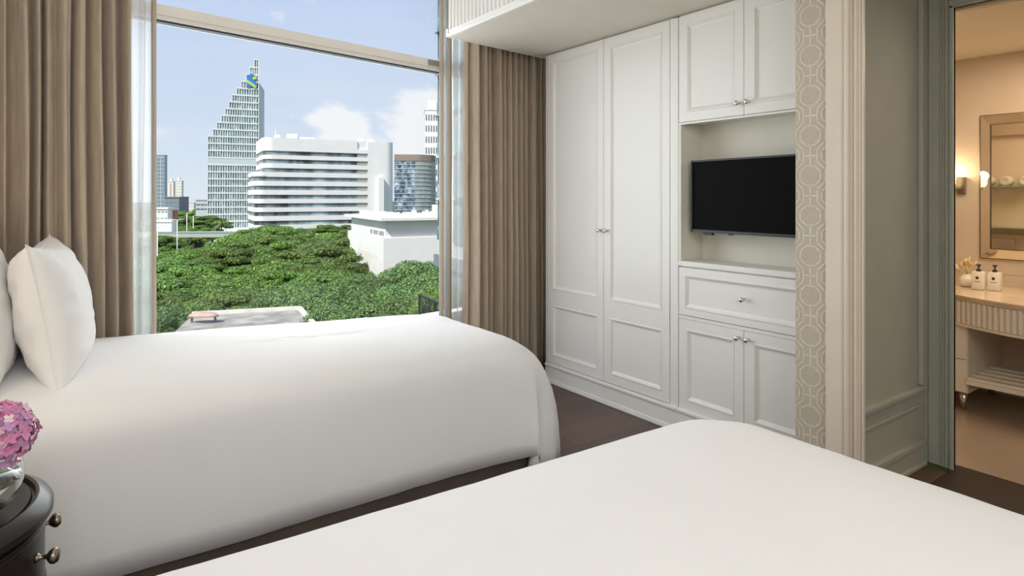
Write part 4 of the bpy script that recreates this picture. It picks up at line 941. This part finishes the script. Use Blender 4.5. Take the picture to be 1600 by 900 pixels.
# elevated road with green parapet
ro = thing('elevated_road', 'elevated road with green railing beyond the trees at left', 'road', EL(ray(260) * 160, 160, GZ))
O_, a_, b_ = facade(ray(215) * 165, 165, 88); z = zv(364, 165)
bm = bmesh.new(); obox(bm, O_, a_, b_, 0, 30, 0, 8, z - 1.2, z); plink('deck', bm, mat('road_concrete', (.42, .42, .40), .8), ro)
bm = bmesh.new(); obox(bm, O_, a_, b_, 0, 30, -.1, .05, z - .1, z + .35); plink('green_railing', bm, mat('green_rail', (.26, .36, .31), .6), ro)

# ---- trees
def leaf_mat(name, c0, c1, c2):
    m = bpy.data.materials.new(name); m.use_nodes = True; nt = m.node_tree; N = nt.nodes; L = nt.links; b = N['Principled BSDF']; b.inputs['Roughness'].default_value = .55
    g = N.new('ShaderNodeNewGeometry'); r = N.new('ShaderNodeValToRGB'); L.new(g.outputs['Random Per Island'], r.inputs[0])
    r.color_ramp.elements[0].color = (*c0, 1); r.color_ramp.elements[1].color = (*c2, 1); e = r.color_ramp.elements.new(.5); e.color = (*c1, 1)
    oi = N.new('ShaderNodeObjectInfo'); hs_ = N.new('ShaderNodeHueSaturation'); mr = N.new('ShaderNodeMapRange'); mr.inputs[3].default_value = .476; mr.inputs[4].default_value = .510
    mv = N.new('ShaderNodeMapRange'); mv.inputs[3].default_value = .62; mv.inputs[4].default_value = 1.22
    L.new(oi.outputs['Random'], mr.inputs[0]); L.new(oi.outputs['Random'], mv.inputs[0]); L.new(mr.outputs[0], hs_.inputs['Hue']); L.new(mv.outputs[0], hs_.inputs['Value']); L.new(r.outputs[0], hs_.inputs['Color']); L.new(hs_.outputs[0], b.inputs['Base Color'])
    t = N.new('ShaderNodeBsdfTranslucent'); L.new(hs_.outputs[0], t.inputs[0]); mx = N.new('ShaderNodeMixShader'); mx.inputs[0].default_value = .25
    L.new(b.outputs[0], mx.inputs[1]); L.new(t.outputs[0], mx.inputs[2]); L.new(mx.outputs[0], N['Material Output'].inputs[0]); return m
LF = [leaf_mat('rain_tree_leaf', (.09, .19, .03), (.16, .30, .045), (.28, .43, .08)), leaf_mat('broad_leaf', (.08, .17, .05), (.15, .28, .07), (.27, .42, .13)), leaf_mat('bright_leaf', (.16, .30, .06), (.24, .42, .09), (.36, .52, .15))]
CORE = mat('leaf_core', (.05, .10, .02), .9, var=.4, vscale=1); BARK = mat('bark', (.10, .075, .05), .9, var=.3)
def crown(seed, kind, nclump, nleaf):
    'unit crown: radius 1 in plan; z from 0 (base) upward, flat topped for kind 0'
    rr = random.Random(seed); lm = []; cl = []
    H = .62 if kind == 0 else 1.1
    for k in range(nclump):
        q = math.sqrt((k + .5) / nclump); a = k * 2.39996 + rr.uniform(-.2, .2)
        if kind == 0:
            x, y = q * math.cos(a) * .84, q * math.sin(a) * .84; z = H * (1 - q ** 2.2 * .85) - .12 + rr.uniform(-.10, .06); cl.append((Vector((x, y, z)), Vector((rr.uniform(.15, .29), rr.uniform(.15, .29), rr.uniform(.055, .10)))))
        else:
            zz = 1 - 1.55 * (k + .5) / nclump; s_ = math.sqrt(1 - zz * zz); x, y, z = s_ * math.cos(a) * .68, s_ * math.sin(a) * .68, .55 + zz * .5 + rr.uniform(-.06, .06)
            cl.append((Vector((x, y, z)), Vector((rr.uniform(.22, .34), rr.uniform(.22, .34), rr.uniform(.18, .28)))))
    bm = bmesh.new(); ls_ = .023 if kind == 0 else .034
    verts = []; faces = []
    for c, e in cl:
        for k in range(nleaf // nclump):
            zz = rr.uniform(-.5, 1) if kind == 0 else rr.uniform(-.8, 1); a = rr.uniform(0, 6.283); s_ = math.sqrt(max(0, 1 - zz * zz)); rad = rr.uniform(.78, 1.12)
            d = Vector((s_ * math.cos(a), s_ * math.sin(a), zz)); p = c + Vector((d.x * e.x, d.y * e.y, d.z * e.z)) * rad
            nn = (Vector((d.x / e.x, d.y / e.y, d.z / e.z)).normalized() + Vector((rr.uniform(-.7, .7), rr.uniform(-.7, .7), rr.uniform(-.5, .8)))).normalized()
            t = nn.orthogonal().normalized(); t.rotate(Matrix.Rotation(rr.uniform(0, 6.28), 3, nn)); s2 = nn.cross(t); w = ls_ * rr.uniform(.6, 1.2)
            b0_ = len(verts); verts += [p - t * w, p + s2 * w * .5, p + t * w, p - s2 * w * .5]; faces.append((b0_, b0_ + 1, b0_ + 2, b0_ + 3))
    me = bpy.data.meshes.new('foliage'); me.from_pydata(verts, [], faces); me.materials.append(LF[kind]); bm.free()
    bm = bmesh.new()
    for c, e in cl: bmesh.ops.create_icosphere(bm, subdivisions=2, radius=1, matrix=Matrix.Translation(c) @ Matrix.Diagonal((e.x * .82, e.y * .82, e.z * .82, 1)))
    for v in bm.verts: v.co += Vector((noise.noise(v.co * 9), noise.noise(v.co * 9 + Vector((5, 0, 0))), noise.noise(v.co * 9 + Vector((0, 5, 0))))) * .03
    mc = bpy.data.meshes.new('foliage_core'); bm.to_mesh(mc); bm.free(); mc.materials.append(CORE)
    return me, mc
def trunk_mesh(seed, kind):
    rr = random.Random(seed); bm = bmesh.new(); base = -1.0; tube(bm, [(0, 0, base), (.02, 0, -.3), (0, .01, .05)], .06, 8, r1=.04)
    me = bpy.data.meshes.new('trunk'); bm.to_mesh(me); bm.free(); me.materials.append(BARK); bm = bmesh.new()
    for k in range(6):
        a = k * 1.05 + rr.uniform(-.2, .2); L_ = .6 if kind == 0 else .4; tube(bm, [(0, 0, -.25), (L_ * .4 * math.cos(a), L_ * .4 * math.sin(a), -.05), (L_ * math.cos(a), L_ * math.sin(a), .12 if kind == 0 else .3)], .03, 6, r1=.012)
    m2 = bpy.data.meshes.new('branches'); bm.to_mesh(m2); bm.free(); m2.materials.append(BARK); return me, m2
CR = {}
for kind in (0, 1, 2): CR[kind] = [(crown(100 + kind * 10 + s, kind, 34 if kind == 0 else 26, 17000 if kind < 2 else 9000), trunk_mesh(s, kind)) for s in range(2)]
def tree(u, vtop, D, rad, kind, var, label, group='park trees below the window', hs=1.0, name=None):
    base = .58 if kind == 0 else 1.28
    zt_ = zv(vtop, D); zb = zt_ - base * rad * hs
    t = thing(name or ('rain_tree' if kind == 0 else 'broadleaf_tree'), label, 'tree', EL(ray(u) * D, D, zb), group, rz=R.uniform(0, 6.28))
    (me, mc), tm_ = CR[kind][var % 2]
    for nm, m_, f in (('crown', me, 1), ('trunk', tm_[0], 1), ('branches', tm_[1], 1)):
        o = bpy.data.objects.new(nm, m_); COL.objects.link(o); o.parent = t; o.scale = (rad, rad, rad * hs)
        if nm == 'trunk': o.scale = (rad, rad, max(.5, (zb - GZ)))
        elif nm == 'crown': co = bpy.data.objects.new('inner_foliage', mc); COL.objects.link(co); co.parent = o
    return t
TREES = []
def rows(D, vt, us, rad, kind, jit=4, hs=1.0):
    for u in us: TREES.append((u + R.uniform(-8, 8), vt(u) + R.uniform(-jit, jit), D * R.uniform(.96, 1.04), rad * R.uniform(.85, 1.15), kind, hs))
# far to near
rows(330, lambda u: 328, range(235, 330, 14), 9, 0, 2)
rows(240, lambda u: 338, range(238, 330, 18), 9, 0, 2)
rows(200, lambda u: 352, [295, 318, 500, 530, 560], 8, 0, 2)
rows(150, lambda u: 364 if u < 330 else (357 if u < 460 else 365), [250, 395, 435, 475, 515, 545], 9, 0, 4)
TREES += [(425, 350, 160, 7, 1, .8), (400, 356, 155, 6, 1, .8), (462, 355, 150, 5, 1, .8), (379, 368, 150, 6, 1, .7)]
rows(122, lambda u: 391 if u < 345 else 364, [255, 305, 445, 490, 535, 375], 10, 0, 6)
rows(100, lambda u: 402 if u < 340 else 378, [250, 310, 400, 455, 520], 9.5, 0, 8)
rows(84, lambda u: 414 if u < 350 else 393, [240, 300, 350, 425, 490], 8.5, 0, 9)
rows(70, lambda u: 425 if u < 380 else 405, [235, 300, 370, 430, 500], 7.5, 0, 9)
rows(60, lambda u: 440 if u < 400 else 425, [240, 320, 400, 455, 515], 6.5, 0, 7)
rows(52, lambda u: 452, [245, 360, 410], 5.5, 0, 3)
TREES += [(650, 403, 62, 4.4, 1, .9), (605, 431, 60, 3.6, 1, .9), (562, 425, 62, 3.6, 1, .9), (685, 420, 50, 3.5, 1, 1), (625, 440, 48, 3.6, 1, .9), (575, 447, 48, 3.6, 1, .9), (530, 438, 50, 3.5, 1, .9),
          (470, 436, 46, 3.0, 1, .9), (500, 447, 44, 3.0, 1, .9), (440, 447, 46, 2.6, 1, .9), (665, 452, 38, 3.2, 1, .9), (600, 462, 38, 3.4, 1, .9), (540, 470, 38, 3.0, 1, .9), (640, 470, 34, 3.0, 1, .9), (257, 474, 46, 3.4, 1, .9),
          (688, 442, 25, 1.3, 2, 1), (676, 462, 24, 1.0, 2, 1), (410, 476, 46, 2.0, 2, .6), (450, 474, 44, 1.6, 2, .6), (380, 478, 46, 1.6, 2, .6)]
def side(u): return 'at the left' if u < 330 else ('at the middle' if u < 500 else 'at the right')
def dist(D): return 'far off' if D > 180 else ('towards the office blocks' if D > 110 else ('in the middle distance' if D > 65 else 'close below the window'))
TREES.sort(key=lambda t: (t[4], dist(t[2]), side(t[0]), t[0]))
from collections import defaultdict
cnt = defaultdict(list)
for t in TREES: cnt[(t[4], dist(t[2]), side(t[0]))].append(t)
ORD = ['leftmost', 'second from left', 'third from left', 'fourth from left', 'fifth from left', 'sixth from left', 'seventh from left', 'eighth from left', 'ninth from left', 'tenth from left', 'eleventh from left', 'twelfth from left', 'thirteenth from left', 'fourteenth from left', 'fifteenth from left', 'sixteenth from left']
for (kind, dd, ss), L_ in cnt.items():
    L_.sort()
    for i, t in enumerate(L_):
        nm = ['flat-topped rain tree', 'dense broadleaf tree', 'bright leafy small tree'][kind]
        tree(t[0], t[1], t[2], t[3], kind, i, '%s %s %s%s' % (nm, dd, ss, ', ' + ORD[i] if len(L_) > 1 else ''), hs=t[5], group=['rain trees', 'broadleaf trees', 'small bright trees'][kind] + ' below the window')
def palm(u, v, D, s, label):
    t = thing('palm_tree', label, 'tree', EL(ray(u) * D, D, GZ), 'palms'); h = zv(v, D) - GZ
    bm = bmesh.new(); tube(bm, [(0, 0, 0), (.1, 0, h * .5), (0, 0, h)], .22, 8, r1=.14); link('trunk', bm, BARK, t, smooth=True)
    rr = random.Random(int(u))
    for k in range(14):
        a = k * 2.4; el = rr.uniform(-.1, 1.1); bm = bmesh.new(); pp = []
        for j in range(9):
            q = j / 8; pp.append(Vector((math.cos(a) * s * q, math.sin(a) * s * q, h + s * (q * math.sin(el) - q * q * .8))))
        for j in range(8):
            d_ = (pp[j + 1] - pp[j]).normalized(); w_ = Vector((-math.sin(a), math.cos(a), 0)) * s * .22 * math.sin(math.pi * min(.98, (j + .7) / 8.5)); 
            for sg in (1, -1):
                p0, p1 = pp[j], pp[j + 1]; vv = [bm.verts.new(x) for x in (p0, p0 + (p1 - p0) * .55, p0 + w_ * sg + (p1 - p0) * .9 + Vector((0, 0, -.12 * s)))]; bm.faces.new(vv)
                vv = [bm.verts.new(x) for x in (p0 + (p1 - p0) * .5, p1, p1 + w_ * sg + (p1 - p0) * .4 + Vector((0, 0, -.12 * s)))]; bm.faces.new(vv)
        link('frond', bm, LF[1], t)
palm(346, 349, 190, 3.2, 'tall palm standing in front of the stepped tower')
palm(487, 462, 47, 1.5, 'palm between the broadleaf trees beyond the concrete roof')
